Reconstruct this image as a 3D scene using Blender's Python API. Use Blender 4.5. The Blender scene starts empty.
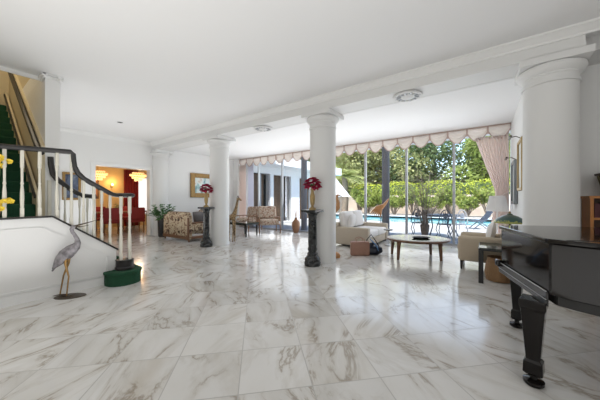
import bpy, math, random
from mathutils import Vector, Matrix
random.seed(7)
R_ = math.radians
SC = bpy.context.scene
COL = SC.collection

# ------------------------------------------------------------------ camera, world, lights, exposure
TH = R_(35.52)
cam = bpy.data.cameras.new('camera'); camo = bpy.data.objects.new('camera', cam); COL.objects.link(camo)
cam.sensor_width = 36.0; cam.lens = 36.0*254.7/600.0; cam.clip_start = .05; cam.clip_end = 300
camo.location = (0, 0, 1.2); camo.rotation_euler = (R_(90), 0, TH)
SC.camera = camo
vs = SC.view_settings
vs.view_transform = 'Standard'; vs.look = 'None'; vs.gamma = 1; vs.use_curve_mapping = False
vs.exposure = 0.12

w = bpy.data.worlds.new('world'); SC.world = w; w.use_nodes = True
nt = w.node_tree; bg = nt.nodes['Background']
sky = nt.nodes.new('ShaderNodeTexSky'); sky.sky_type = 'NISHITA'; sky.sun_disc = False
sky.sun_elevation = R_(50); sky.sun_rotation = R_(200); sky.air_density = 1.0; sky.dust_density = 2.0
nt.links.new(sky.outputs[0], bg.inputs[0]); bg.inputs[1].default_value = 0.45

def light(name, kind, loc, energy, color=(1, 1, 1), rot=(0, 0, 0), size=None, size_y=None):
    l = bpy.data.lights.new(name, kind); l.energy = energy; l.color = color
    if kind == 'AREA':
        l.shape = 'RECTANGLE'; l.size = size; l.size_y = size_y or size
    elif kind == 'SUN': l.angle = R_(1.5)
    elif size: l.shadow_soft_size = size
    o = bpy.data.objects.new(name, l); COL.objects.link(o); o.location = loc; o.rotation_euler = rot
    return o
# high sun from the right, over the roof
light('sun', 'SUN', (6, -2, 14), 5.2, (1, .96, .88), Vector((-.50, .22, -.84)).to_track_quat('-Z', 'Y').to_euler())
# added fill panels, unseen, before the closed walls behind the camera and at right
light('fill_street_side', 'AREA', (-.3, -3.7, 1.5), 12, (1, .99, .98), (R_(118), 0, R_(12)), 7.5, 2.4)
light('fill_right_side', 'AREA', (4.35, .2, 1.6), 42, (1, .99, .97), (R_(97), 0, R_(84)), 6.5, 2.4)
# added unseen panels facing up, to brighten the ceilings by bounce
light('bounce_fill', 'AREA', (-1.3, -.9, .25), 104, (1, .995, .985), (R_(180), 0, 0), 5.2, 4.2)
light('bounce_fill_far_hall', 'AREA', (-7.0, 2.35, .25), 33, (1, .995, .985), (R_(180), R_(0), 0), 3.0, 1.6)
light('bounce_fill_sunroom', 'AREA', (-4.2, 6.1, 1.35), 42, (1, 1, 1), (R_(180), 0, 0), 8.0, 1.8)
# added panel outside the glazed garden side, boosting daylight in the sunroom
light('fill_garden_side', 'AREA', (-4.2, 7.92, 1.45), 100, (.98, .99, 1), (R_(-102), 0, 0), 9.2, 2.6)

# ------------------------------------------------------------------ helpers
class MB:
    def __init__(s): s.v = []; s.f = []
    def add(s, vs, fs):
        n = len(s.v); s.v += [tuple(p) for p in vs]; s.f += [tuple(i+n for i in f) for f in fs]; return s
    def box(s, x0, x1, y0, y1, z0, z1):
        return s.add([(x0,y0,z0),(x1,y0,z0),(x1,y1,z0),(x0,y1,z0),(x0,y0,z1),(x1,y0,z1),(x1,y1,z1),(x0,y1,z1)],
                     [(0,3,2,1),(4,5,6,7),(0,1,5,4),(1,2,6,5),(2,3,7,6),(3,0,4,7)])
    def rbox(s, x0, x1, y0, y1, z0, z1, r=.03, n=3, puff=0.0):
        # soft box: a superellipsoid-like rounded box
        cx, cy, cz = (x0+x1)/2, (y0+y1)/2, (z0+z1)/2
        hx, hy, hz = (x1-x0)/2, (y1-y0)/2, (z1-z0)/2
        r = min(r, hx, hy, hz)
        N = 4*n+4; rings = []
        lat = [(-math.pi/2)+math.pi/2*i/n for i in range(n+1)]+[math.pi/2*i/n for i in range(n+1)]
        vs_ = []; M = 0
        for k, la in enumerate(lat):
            sz = -1 if k <= n else 1
            ring = []
            for q in range(4):
                qx, qy = [(1,1),(-1,1),(-1,-1),(1,-1)][q]
                for i in range(n+1):
                    a = math.pi/2*q+math.pi/2*i/n
                    x = cx+qx*(hx-r)+r*math.cos(a)*math.cos(la); y = cy+qy*(hy-r)+r*math.sin(a)*math.cos(la)
                    z = cz+sz*(hz-r)+r*math.sin(la)
                    ring.append((x,y,z))
            M = len(ring); vs_ += ring
        fs = []
        for k in range(len(lat)-1):
            for i in range(M):
                j = (i+1) % M; fs.append((k*M+i, k*M+j, (k+1)*M+j, (k+1)*M+i))
        top = (len(lat)-1)*M
        fs.append(tuple(range(M-1,-1,-1))); fs.append(tuple(range(top, top+M)))
        return s.add(vs_, fs)
    def cyl(s, p0, p1, r0, r1=None, n=12, cap=True):
        return s.tube([p0, p1], [r0, r0 if r1 is None else r1], n, cap)
    def tube(s, path, rad, n=8, cap=True, sq=(1, 1)):
        P = [Vector(p) for p in path]
        if not isinstance(rad, (list, tuple)): rad = [rad]*len(P)
        T = []
        for i in range(len(P)):
            a = P[max(i-1, 0)]; b = P[min(i+1, len(P)-1)]; t = (b-a)
            T.append(t.normalized() if t.length > 1e-9 else Vector((0, 0, 1)))
        ref = Vector((0, 0, 1)) if abs(T[0].z) < .9 else Vector((1, 0, 0))
        u = T[0].cross(ref).normalized(); vs_ = []
        for i, p in enumerate(P):
            u = (u-T[i]*u.dot(T[i]))
            u = u.normalized() if u.length > 1e-6 else T[i].orthogonal().normalized()
            w_ = T[i].cross(u)
            for k in range(n):
                a = 2*math.pi*k/n
                vs_.append(p+(u*math.cos(a)*sq[0]+w_*math.sin(a)*sq[1])*rad[i])
        fs = []
        for i in range(len(P)-1):
            for k in range(n):
                j = (k+1) % n; fs.append((i*n+k, i*n+j, (i+1)*n+j, (i+1)*n+k))
        if cap: fs.append(tuple(range(n-1, -1, -1))); m = (len(P)-1)*n; fs.append(tuple(range(m, m+n)))
        return s.add(vs_, fs)
    def bar(s, p0, p1, wd, hg):      # rectangular bar between two points
        P0 = Vector(p0); P1 = Vector(p1); t = (P1-P0).normalized()
        up = Vector((0, 0, 1)) if abs(t.z) < .95 else Vector((0, 1, 0))
        a = t.cross(up).normalized(); b = a.cross(t).normalized()
        a *= wd/2; b *= hg/2
        vs_ = [P0-a-b, P0+a-b, P0+a+b, P0-a+b, P1-a-b, P1+a-b, P1+a+b, P1-a+b]
        return s.add(vs_, [(0,1,2,3),(7,6,5,4),(0,4,5,1),(1,5,6,2),(2,6,7,3),(3,7,4,0)])
    def lathe(s, prof, c=(0, 0, 0), n=24, sx=1, sy=1):
        vs_ = []; fs = []
        for r, z in prof:
            for k in range(n):
                a = 2*math.pi*k/n; vs_.append((c[0]+r*sx*math.cos(a), c[1]+r*sy*math.sin(a), c[2]+z))
        for i in range(len(prof)-1):
            for k in range(n):
                j = (k+1) % n; fs.append((i*n+k, i*n+j, (i+1)*n+j, (i+1)*n+k))
        if prof[0][0] > 1e-5: fs.append(tuple(range(n-1, -1, -1)))
        if prof[-1][0] > 1e-5: m = (len(prof)-1)*n; fs.append(tuple(range(m, m+n)))
        return s.add(vs_, fs)
    def ell(s, c, rx, ry, rz, n=14, m=8, rot=None):
        vs_ = []
        for i in range(m+1):
            la = -math.pi/2+math.pi*i/m
            for k in range(n):
                a = 2*math.pi*k/n
                p = Vector((rx*math.cos(la)*math.cos(a), ry*math.cos(la)*math.sin(a), rz*math.sin(la)))
                if rot: p = rot @ p
                vs_.append(p+Vector(c))
        fs = [(i*n+k, i*n+(k+1) % n, (i+1)*n+(k+1) % n, (i+1)*n+k) for i in range(m) for k in range(n)]
        return s.add(vs_, fs)
    def prism(s, poly, a0, a1, axis='z'):   # polygon extruded along an axis
        n = len(poly)
        def p3(p, a):
            if axis == 'z': return (p[0], p[1], a)
            if axis == 'x': return (a, p[0], p[1])
            return (p[0], a, p[1])
        vs_ = [p3(p, a0) for p in poly]+[p3(p, a1) for p in poly]
        fs = [tuple(range(n-1, -1, -1)), tuple(range(n, 2*n))]+[(i, (i+1) % n, (i+1) % n+n, i+n) for i in range(n)]
        return s.add(vs_, fs)
    def sheet(s, rows):              # grid of points
        n = len(rows[0]); vs_ = [p for r in rows for p in r]
        return s.add(vs_, [(i*n+k, i*n+k+1, (i+1)*n+k+1, (i+1)*n+k) for i in range(len(rows)-1) for k in range(n-1)])
    def leaf(s, c, L, W, d, nrm):
        d = Vector(d).normalized(); nrm = Vector(nrm); sd = d.cross(nrm)
        if sd.length < 1e-4: sd = d.orthogonal()
        sd.normalize(); c = Vector(c); up = sd.cross(d)*(W*.25)
        return s.add([c, c+d*L*.5+sd*W/2+up, c+d*L, c+d*L*.5-sd*W/2+up], [(0,1,2,3)])
    def xf(s, M):
        s.v = [tuple(M @ Vector(p)) for p in s.v]; return s

def fixn(me):
    import bmesh
    b = bmesh.new(); b.from_mesh(me); bmesh.ops.recalc_face_normals(b, faces=b.faces); b.to_mesh(me); b.free()
def obj(name, mb, m, parent=None, world=False, smooth=False, bevel=0, sub=0, thick=0, angle=40):
    me = bpy.data.meshes.new(name)
    vs_ = mb.v
    if world and parent is not None:
        o0 = parent.location
        if parent.parent: o0 = parent.location+parent.parent.location
        vs_ = [(p[0]-o0[0], p[1]-o0[1], p[2]-o0[2]) for p in vs_]
    me.from_pydata([tuple(p) for p in vs_], [], mb.f); me.validate(); fixn(me)
    me.materials.append(m)
    o = bpy.data.objects.new(name, me); COL.objects.link(o)
    if parent: o.parent = parent
    if smooth:
        me.polygons.foreach_set('use_smooth', [True]*len(me.polygons))
        try: me.set_sharp_from_angle(angle=R_(angle))
        except Exception: pass
    if thick:
        md = o.modifiers.new('t', 'SOLIDIFY'); md.thickness = thick
    if bevel:
        md = o.modifiers.new('b', 'BEVEL'); md.width = bevel; md.segments = 2; md.limit_method = 'ANGLE'; md.angle_limit = R_(45)
    if sub:
        md = o.modifiers.new('s', 'SUBSURF'); md.levels = sub; md.render_levels = sub
    return o
def thing(name, label, cat, loc=(0, 0, 0), rotz=0, group=None):
    o = bpy.data.objects.new(name, None); COL.objects.link(o); o.empty_display_size = .1
    o.location = loc; o.rotation_euler = (0, 0, rotz)
    return tag(o, label, cat, group)
def tag(o, label, cat, group=None, kind=None):
    if label: o['label'] = label
    if cat: o['category'] = cat
    if group: o['group'] = group
    if kind: o['kind'] = kind
    return o
def struct(name, mb, m, parent=None, **k):
    o = obj(name, mb, m, parent, **k)
    if parent is None: o['kind'] = 'structure'
    return o
def kids(o): return [c for c in COL.objects if c.parent == o]
def dup(root, loc, rotz, label, group=None):
    r = root.copy(); COL.objects.link(r); r.location = loc; r.rotation_euler = (0, 0, rotz); r['label'] = label
    if group: r['group'] = group
    for ch in kids(root):
        c = ch.copy(); COL.objects.link(c); c.parent = r
        for g in kids(ch):
            d = g.copy(); COL.objects.link(d); d.parent = c
    return r

# ------------------------------------------------------------------ materials
def mat(name, col, rough=.6, metal=0, var=0, scale=8, bump=0, bscale=60, emit=0, ecol=None, trans=0, coat=0, spec=.5, sss=0, alpha=1):
    m = bpy.data.materials.new(name); m.use_nodes = True; n = m.node_tree.nodes; L = m.node_tree.links
    b = n['Principled BSDF']; b.inputs['Roughness'].default_value = rough; b.inputs['Metallic'].default_value = metal
    b.inputs['Base Color'].default_value = (*col, 1); b.inputs['Specular IOR Level'].default_value = spec
    if coat: b.inputs['Coat Weight'].default_value = coat; b.inputs['Coat Roughness'].default_value = .03
    if trans: b.inputs['Transmission Weight'].default_value = trans
    if emit: b.inputs['Emission Strength'].default_value = emit; b.inputs['Emission Color'].default_value = (*(ecol or col), 1)
    tc = n.new('ShaderNodeTexCoord')
    if var:
        t = n.new('ShaderNodeTexNoise'); t.inputs['Scale'].default_value = scale; t.inputs['Detail'].default_value = 5
        L.new(tc.outputs['Object'], t.inputs['Vector'])
        mx = n.new('ShaderNodeMix'); mx.data_type = 'RGBA'
        mx.inputs[6].default_value = (*[c*(1-var) for c in col], 1); mx.inputs[7].default_value = (*[min(1, c*(1+var)) for c in col], 1)
        L.new(t.outputs[0], mx.inputs[0]); L.new(mx.outputs[2], b.inputs['Base Color'])
    if bump:
        t = n.new('ShaderNodeTexNoise'); t.inputs['Scale'].default_value = bscale; t.inputs['Detail'].default_value = 4
        L.new(tc.outputs['Object'], t.inputs['Vector'])
        bp = n.new('ShaderNodeBump'); bp.inputs['Strength'].default_value = bump; bp.inputs['Distance'].default_value = .01
        L.new(t.outputs[0], bp.inputs['Height']); L.new(bp.outputs[0], b.inputs['Normal'])
    return m
def ramp(n, stops, interp='LINEAR'):
    r = n.new('ShaderNodeValToRGB'); cr = r.color_ramp; cr.interpolation = interp
    while len(cr.elements) < len(stops): cr.elements.new(.5)
    for e, (p, c) in zip(cr.elements, stops): e.position = p; e.color = (*c, 1)
    return r
def patmat(name, stops, scale=10, rough=.7, kind='noise', detail=4, dist=0, interp='LINEAR', metal=0):
    m = bpy.data.materials.new(name); m.use_nodes = True; n = m.node_tree.nodes; L = m.node_tree.links
    b = n['Principled BSDF']; b.inputs['Roughness'].default_value = rough; b.inputs['Metallic'].default_value = metal
    tc = n.new('ShaderNodeTexCoord')
    if kind == 'noise':
        t = n.new('ShaderNodeTexNoise'); t.inputs['Scale'].default_value = scale; t.inputs['Detail'].default_value = detail
        t.inputs['Distortion'].default_value = dist; out = t.outputs[0]
    elif kind == 'wave':
        t = n.new('ShaderNodeTexWave'); t.inputs['Scale'].default_value = scale; t.inputs['Distortion'].default_value = dist; out = t.outputs[1]
    else:
        t = n.new('ShaderNodeTexVoronoi'); t.inputs['Scale'].default_value = scale; out = t.outputs[0]
    L.new(tc.outputs['Object'], t.inputs['Vector'])
    r = ramp(n, stops, interp); L.new(out, r.inputs[0]); L.new(r.outputs[0], b.inputs['Base Color'])
    return m

M = {}
M['wall'] = mat('wall_paint', (.80, .80, .79), .7, var=.015, scale=2)
M['ceiling'] = mat('ceiling_paint', (.84, .84, .84), .85)
M['trim'] = mat('trim_paint', (.83, .83, .82), .45)
M['column'] = mat('column_paint', (.74, .74, .73), .55)
M['cream'] = mat('cream_wall', (.62, .54, .38), .7)
M['blackrail'] = mat('dark_rail', (.022, .020, .020), .4)
M['carpet'] = mat('green_carpet', (.010, .065, .030), .95, var=.35, scale=60, bump=.5, bscale=300)
M['baluster'] = mat('ivory_paint', (.74, .71, .62), .5)
M['piano'] = mat('black_lacquer', (.010, .0085, .008), .06, spec=.25)
M['pianobrass'] = mat('dark_bronze', (.10, .09, .08), .3, metal=.8)
M['pianoslip'] = mat('worn_black_lacquer', (.022, .020, .021), .2, spec=.3)
M['blackwood'] = mat('black_wood', (.014, .013, .013), .35)
M['brass'] = mat('old_gold', (.38, .27, .12), .45, metal=.5, var=.3, scale=30)
M['goldframe'] = mat('gilt_wood', (.30, .18, .06), .45, metal=.4, var=.4, scale=25, bump=.8, bscale=60)
M['red'] = mat('crimson_petal', (.46, .014, .07), .7, var=.5, scale=40)
M['yellow'] = mat('yellow_petal', (.85, .62, .05), .6)
M['leaf'] = mat('leaf_green', (.09, .21, .07), .5, var=.5, scale=9)
M['stem'] = mat('stem_green', (.06, .13, .03), .6)
M['pink'] = mat('pink_curtain', (.90, .82, .78), .8, var=.06, scale=6)
M['swag'] = mat('swag_silk', (.93, .88, .84), .6, var=.06, scale=5)
M['swagtrim'] = mat('swag_fringe', (.56, .42, .37), .8)
M['bluecurtain'] = mat('lilac_curtain', (.76, .76, .82), .8)
M['alu'] = mat('grey_aluminium', (.42, .43, .45), .4, metal=.3)
M['darkpillar'] = mat('dark_grey_pillar', (.15, .15, .17), .5)
M['taupe'] = mat('taupe_fabric', (.52, .45, .36), .9, var=.06, scale=40, bump=.3, bscale=400)
M['whitefab'] = mat('white_fabric', (.80, .78, .76), .9, var=.03, scale=8)
M['beige'] = mat('beige_upholstery', (.55, .46, .35), .9, var=.06, scale=30, bump=.3, bscale=300)
M['walnut'] = mat('walnut_wood', (.16, .075, .035), .35, var=.35, scale=14)
M['orangewood'] = mat('honey_wood', (.50, .20, .05), .4, var=.2, scale=9)
M['carved'] = mat('carved_tan_wood', (.50, .25, .10), .5, var=.3, scale=20)
M['rattan'] = mat('rattan_cane', (.24, .12, .055), .5, var=.3, scale=20)
M['terracotta'] = mat('brown_clay', (.27, .13, .065), .5, var=.25, scale=14)
M['glasstop'] = mat('dark_glass_top', (.03, .045, .035), .05, spec=.10)
M['wicker'] = patmat('wicker_weave', [(.3, (.16, .08, .035)), (.6, (.42, .25, .12))], 30, .7, 'wave', dist=6)
M['bagbrown'] = mat('brown_leather', (.33, .18, .13), .5, var=.15, scale=10)
M['bagblack'] = mat('black_leather', (.015, .02, .035), .4)
M['bagblue'] = mat('blue_scarf', (.10, .22, .42), .7)
M['heron'] = patmat('heron_metal', [(.3, (.13, .12, .13)), (.5, (.24, .225, .24)), (.75, (.36, .34, .36))], 22, .45, metal=.3)
M['bronze'] = mat('bronze_leg', (.34, .20, .07), .4, metal=.6, var=.2, scale=20)
M['beak'] = mat('dark_bronze_beak', (.08, .06, .04), .4, metal=.5)
M['giraffe'] = patmat('giraffe_wood', [(.42, (.38, .26, .13)), (.5, (.33, .22, .10)), (.55, (.14, .08, .035))], 30, .5, 'noise', 1)
M['floral'] = patmat('floral_fabric', [(.36, (.06, .035, .025)), (.44, (.28, .18, .11)), (.50, (.50, .42, .30)), (.57, (.46, .37, .25)), (.64, (.18, .10, .06))], 7, .85, 'noise', 3, .8)
M['floral2'] = patmat('pale_floral_fabric', [(.36, (.22, .11, .08)), (.46, (.46, .33, .25)), (.55, (.60, .52, .43)), (.66, (.26, .20, .15))], 16, .85, 'noise', 3, .6)
M['greycush'] = mat('grey_cushion', (.20, .20, .22), .9)
M['blackwhite'] = patmat('black_white_fabric', [(.47, (.02, .02, .02)), (.5, (.8, .8, .78))], 14, .8, 'noise', 2, 1)
M['blackmarble'] = patmat('black_marble', [(.40, (.012, .013, .015)), (.56, (.030, .033, .034)), (.62, (.085, .09, .09)), (.66, (.03, .03, .035))], 9, .25, 'noise', 6, 1.5)
M['potblack'] = mat('black_pot', (.015, .015, .016), .35)
M['crystal'] = mat('lit_crystal', (.95, .80, .55), .3, emit=.8, ecol=(1, .60, .26))
M['bulb'] = mat('warm_bulb', (1, .8, .5), .3, emit=4, ecol=(1, .6, .2))
M['yellowwall'] = mat('yellow_dining_wall', (.62, .44, .22), .7)
M['redcurtain'] = mat('red_velvet', (.19, .008, .012), .85, var=.25, scale=12)
M['redchair'] = mat('red_upholstery', (.24, .02, .02), .7)
M['winlight'] = mat('lit_window_pane', (.9, .93, 1), .5, emit=.8, ecol=(.85, .92, 1))
M['whiteshade'] = mat('white_lampshade', (.95, .94, .93), .8)
M['black'] = mat('matt_black', (.01, .01, .01), .6)
M['ventmetal'] = mat('plaster_rosette', (.72, .72, .71), .6)
M['greyframe'] = mat('grey_metal_frame', (.22, .24, .26), .35, metal=.5)
M['iron'] = mat('grey_cast_iron', (.11, .13, .17), .5, metal=.3)
M['whiteiron'] = mat('white_cast_iron', (.80, .78, .78), .5)
M['deck'] = mat('pool_deck_concrete', (.50, .49, .47), .8, var=.08, scale=2)
M['porch'] = mat('shaded_porch_tile', (.24, .26, .31), .5, var=.1, scale=3)  # blue-grey tile, darkened so the colour carries the porch shade
M['coping'] = mat('pool_coping', (.68, .70, .74), .6)
M['water'] = mat('pool_water', (.16, .52, .60), .08, var=.1, scale=1.5, bump=.3, bscale=4)
M['pooltile'] = mat('pool_tile', (.08, .22, .35), .3, var=.3, scale=8)
M['gardenwall'] = mat('pink_garden_wall', (.80, .68, .58), .85, var=.08, scale=2)
M['stucco'] = mat('white_stucco', (.82, .83, .85), .8)
M['soil'] = mat('garden_soil', (.20, .17, .10), .95, var=.3, scale=3)
M['bark'] = mat('tree_bark', (.17, .13, .10), .9, var=.35, scale=10)
M['palmbark'] = mat('palm_bark', (.24, .19, .14), .9, var=.4, scale=10)
def leafmat(name, c1, c2):
    m = patmat(name, [(.3, c1), (.7, c2)], 1.2, .6, 'noise', 6)
    b = m.node_tree.nodes['Principled BSDF']
    b.inputs['Subsurface Weight'].default_value = 0
    n = m.node_tree.nodes; L = m.node_tree.links
    tr = n.new('ShaderNodeBsdfTranslucent'); mx = n.new('ShaderNodeMixShader'); mx.inputs[0].default_value = .35
    rr = [x for x in n if x.bl_idname == 'ShaderNodeValToRGB'][0]
    L.new(rr.outputs[0], tr.inputs[0]); L.new(b.outputs[0], mx.inputs[1]); L.new(tr.outputs[0], mx.inputs[2])
    L.new(mx.outputs[0], n['Material Output'].inputs['Surface'])
    return m
M['treeleaf'] = leafmat('tree_leaves', (.25, .29, .12), (.56, .57, .27))
M['darkleaf'] = leafmat('dark_tree_leaves', (.11, .18, .08), (.28, .36, .16))
M['limeleaf'] = leafmat('lime_tree_leaves', (.24, .32, .08), (.52, .60, .20))
M['hedgeleaf'] = leafmat('hedge_leaves', (.32, .40, .03), (.68, .74, .12))
M['shrubleaf'] = leafmat('shrub_leaves', (.24, .32, .07), (.55, .60, .18))
M['palmleaf'] = leafmat('palm_leaves', (.30, .36, .12), (.60, .62, .28))
M['dryleaf'] = leafmat('dry_twigs', (.26, .20, .16), (.50, .42, .34))
def sheer(m, k):
    n = m.node_tree.nodes; L = m.node_tree.links; b = n['Principled BSDF']
    tr = n.new('ShaderNodeBsdfTranslucent'); tr.inputs[0].default_value = b.inputs['Base Color'].default_value; mx = n.new('ShaderNodeMixShader'); mx.inputs[0].default_value = k
    L.new(b.outputs[0], mx.inputs[1]); L.new(tr.outputs[0], mx.inputs[2]); L.new(mx.outputs[0], n['Material Output'].inputs['Surface'])
for k_ in ('swag', 'pink', 'bluecurtain', 'whiteshade'): sheer(M[k_], .55)
# thin window glass
def glass():
    m = bpy.data.materials.new('window_glass'); m.use_nodes = True; n = m.node_tree.nodes; L = m.node_tree.links
    n.remove(n['Principled BSDF'])
    fr = n.new('ShaderNodeFresnel'); fr.inputs[0].default_value = 1.25
    t = n.new('ShaderNodeBsdfTransparent'); g = n.new('ShaderNodeBsdfGlossy'); g.inputs['Roughness'].default_value = .02
    t.inputs[0].default_value = (.96, .97, .97, 1)
    mx = n.new('ShaderNodeMixShader'); L.new(fr.outputs[0], mx.inputs[0]); L.new(t.outputs[0], mx.inputs[1]); L.new(g.outputs[0], mx.inputs[2])
    L.new(mx.outputs[0], n['Material Output'].inputs['Surface']); return m
M['glass'] = glass()
# diagonal polished marble tiles
def marble():
    m = bpy.data.materials.new('marble_tiles'); m.use_nodes = True; n = m.node_tree.nodes; L = m.node_tree.links
    b = n['Principled BSDF']
    tc = n.new('ShaderNodeTexCoord')
    def math_(op, a, c=None):
        q = n.new('ShaderNodeMath'); q.operation = op
        for i, x in enumerate((a, c)):
            if x is None: continue
            if isinstance(x, (int, float)): q.inputs[i].default_value = x
            else: L.new(x, q.inputs[i])
        return q.outputs[0]
    def dot(v):
        q = n.new('ShaderNodeVectorMath'); q.operation = 'DOT_PRODUCT'; L.new(tc.outputs['Object'], q.inputs[0]); q.inputs[1].default_value = v
        return q.outputs['Value']
    T = .469
    u = math_('DIVIDE', math_('ADD', dot((.7071, .7071, 0)), .118), T)
    v = math_('DIVIDE', math_('ADD', dot((-.7071, .7071, 0)), -1.609), T)
    fu = math_('FLOOR', u); fv = math_('FLOOR', v)
    cmb = n.new('ShaderNodeCombineXYZ'); L.new(fu, cmb.inputs[0]); L.new(fv, cmb.inputs[1])
    wn = n.new('ShaderNodeTexWhiteNoise'); wn.noise_dimensions = '3D'; L.new(cmb.outputs[0], wn.inputs[0])
    sc = n.new('ShaderNodeVectorMath'); sc.operation = 'SCALE'; sc.inputs['Scale'].default_value = 40; L.new(wn.outputs['Color'], sc.inputs[0])
    # turn each tile's veining a random way
    rot = n.new('ShaderNodeVectorRotate'); rot.rotation_type = 'Z_AXIS'; L.new(tc.outputs['Object'], rot.inputs['Vector'])
    ang = math_('ADD', math_('MULTIPLY', wn.outputs['Value'], 1.6), .1); L.new(ang, rot.inputs['Angle'])
    st = n.new('ShaderNodeVectorMath'); st.operation = 'MULTIPLY'; L.new(rot.outputs[0], st.inputs[0]); st.inputs[1].default_value = (1.0, 2.6, 1)
    ad = n.new('ShaderNodeVectorMath'); ad.operation = 'ADD'; L.new(st.outputs[0], ad.inputs[0]); L.new(sc.outputs[0], ad.inputs[1])
    n1 = n.new('ShaderNodeTexNoise'); n1.inputs['Scale'].default_value = .9; n1.inputs['Detail'].default_value = 7; n1.inputs['Roughness'].default_value = .6; n1.inputs['Distortion'].default_value = 1.0
    L.new(ad.outputs[0], n1.inputs['Vector'])
    vein = math_('ABSOLUTE', math_('SUBTRACT', n1.outputs[0], .5))
    n3 = n.new('ShaderNodeTexNoise'); n3.inputs['Scale'].default_value = 1.7; n3.inputs['Detail'].default_value = 2; L.new(ad.outputs[0], n3.inputs['Vector'])
    k3 = math_('MAXIMUM', math_('MULTIPLY', math_('SUBTRACT', n3.outputs[0], .44), 1.1), 0)
    vein = math_('ADD', vein, math_('MULTIPLY', k3, .20))
    r1 = ramp(n, [(0, (.40, .36, .31)), (.010, (.51, .475, .43)), (.028, (.68, .665, .64)), (.10, (.76, .755, .745))]); L.new(vein, r1.inputs[0])
    n2 = n.new('ShaderNodeTexNoise'); n2.inputs['Scale'].default_value = .8; n2.inputs['Detail'].default_value = 5
    L.new(ad.outputs[0], n2.inputs['Vector'])
    r2 = ramp(n, [(.30, (.80, .76, .70)), (.42, (.93, .92, .90)), (.7, (1, 1, 1))]); L.new(n2.outputs[0], r2.inputs[0])
    mu = n.new('ShaderNodeMix'); mu.data_type = 'RGBA'; mu.blend_type = 'MULTIPLY'; mu.inputs[0].default_value = 1
    L.new(r1.outputs[0], mu.inputs[6]); L.new(r2.outputs[0], mu.inputs[7])
    # tone per tile
    tn = math_('ADD', math_('MULTIPLY', wn.outputs['Value'], .12), .90)
    mt = n.new('ShaderNodeVectorMath'); mt.operation = 'SCALE'; L.new(mu.outputs[2], mt.inputs[0]); L.new(tn, mt.inputs['Scale'])
    def edge(x):
        f_ = math_('FRACT', x); return math_('MINIMUM', f_, math_('SUBTRACT', 1, f_))
    e = math_('MINIMUM', edge(u), edge(v)); g = math_('LESS_THAN', e, .0075)
    mg = n.new('ShaderNodeMix'); mg.data_type = 'RGBA'; L.new(g, mg.inputs[0]); L.new(mt.outputs[0], mg.inputs[6]); mg.inputs[7].default_value = (.42, .41, .39, 1)
    L.new(mg.outputs[2], b.inputs['Base Color'])
    rr = math_('ADD', math_('MULTIPLY', g, .4), .13); L.new(rr, b.inputs['Roughness'])
    b.inputs['Specular IOR Level'].default_value = .45
    return m
M['marble'] = marble()

# ------------------------------------------------------------------ the room
CZ = 3.12; SZ = 3.0; XL = -9.07; YB = 7.83; XR = .56; YC = 4.36
struct('floor', MB().box(-13.4, 4.6, -4.1, YB+.05, -.12, 0), M['marble'])
# main ceiling with the opening over the upper stair flight
c = MB(); c.box(-5.6, 4.6, -4.1, 4.9, CZ, CZ+.25); c.box(-9.27, -5.6, .9, 4.9, CZ, CZ+.25)
struct('ceiling', c, M['ceiling'])
struct('ceiling_sunroom', MB().box(-9.27, XR+.2, 4.56, YB+.15, SZ, CZ+.24), M['ceiling'])
# left wall with the wide doorway to the dining room
c = MB(); c.box(XL-.2, XL, .9, 2.54, 0, CZ); c.box(XL-.2, XL, 4.04, YB+.15, 0, CZ); c.box(XL-.2, XL, 2.54, 4.04, 2.22, CZ)
struct('wall_left', c, M['wall'])
c = MB()
c.box(XL-.22, XL+.02, 2.44, 2.555, 0, 2.31); c.box(XL-.22, XL+.02, 4.025, 4.11, 0, 2.31); c.box(XL-.22, XL+.02, 2.555, 4.025, 2.20, 2.31)
struct('trim_doorway', c, M['trim'], bevel=.008)
# wall beside the stair and its end
struct('wall_stair', MB().box(-9.07, -5.4, .9, 1.07, 0, CZ), M['wall'])
struct('wall_right', MB().box(XR, XR+.18, 4.62, YB+.15, 0, SZ+.02), M['wall'])
struct('wall_back', MB().box(XR+.18, 4.6, 4.9, 5.08, 0, CZ), M['wall'])
# unseen sides of the hall
struct('wall_front', MB().box(-4.4, 4.6, -4.1, -3.95, 0, CZ), M['wall'])
struct('wall_far_right', MB().box(4.5, 4.6, -3.95, 4.9, 0, CZ), M['wall'])
c = MB(); c.box(-4.5, -4.35, -3.95, -.6, 0, CZ); c.box(-9.0, -4.35, -.6, -.45, 0, 5.6); c.box(-9.15, -9.0, -.6, .9, 0, 5.6)
c.box(-9.07, -5.6, .9, 1.0, CZ+.25, 5.6)
struct('wall_stairwell', c, M['cream'])
struct('wall_stairwell_upper', MB().box(-5.6, -5.5, -.6, 1.0, CZ+.25, 5.6), M['cream'])
struct('ceiling_stairwell', MB().box(-9.15, -5.5, -.6, 1.0, 5.6, 5.7), M['cream'])
# beam over the columns
c = MB(); c.box(XL, .93, 4.10, 4.52, 2.88, CZ); c.box(.93, 4.5, 4.42, 4.9, 2.95, CZ)
struct('trim_beam', c, M['column'])
def crown(name, pts, d=.10, h=.12, z=CZ, flip=1):
    prof = [(0, -h), (.018, -h), (.022, -h+.025), (.05, -h*.55), (d-.02, -.03), (d, -.022), (d, 0), (0, 0)]
    (x0, y0), (x1, y1) = pts
    t = Vector((x1-x0, y1-y0, 0)); L_ = t.length; t.normalize(); nrm = Vector((t.y, -t.x, 0))*flip
    b = MB(); n = len(prof)
    vs_ = [Vector((x0, y0, z))+nrm*p[0]+Vector((0, 0, p[1])) for p in prof]+[Vector((x1, y1, z))+nrm*p[0]+Vector((0, 0, p[1])) for p in prof]
    b.add(vs_, [tuple(range(n)), tuple(range(2*n-1, n-1, -1))]+[(i, (i+1) % n, (i+1) % n+n, i+n) for i in range(n)])
    return struct(name, b, M['trim'])
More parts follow.
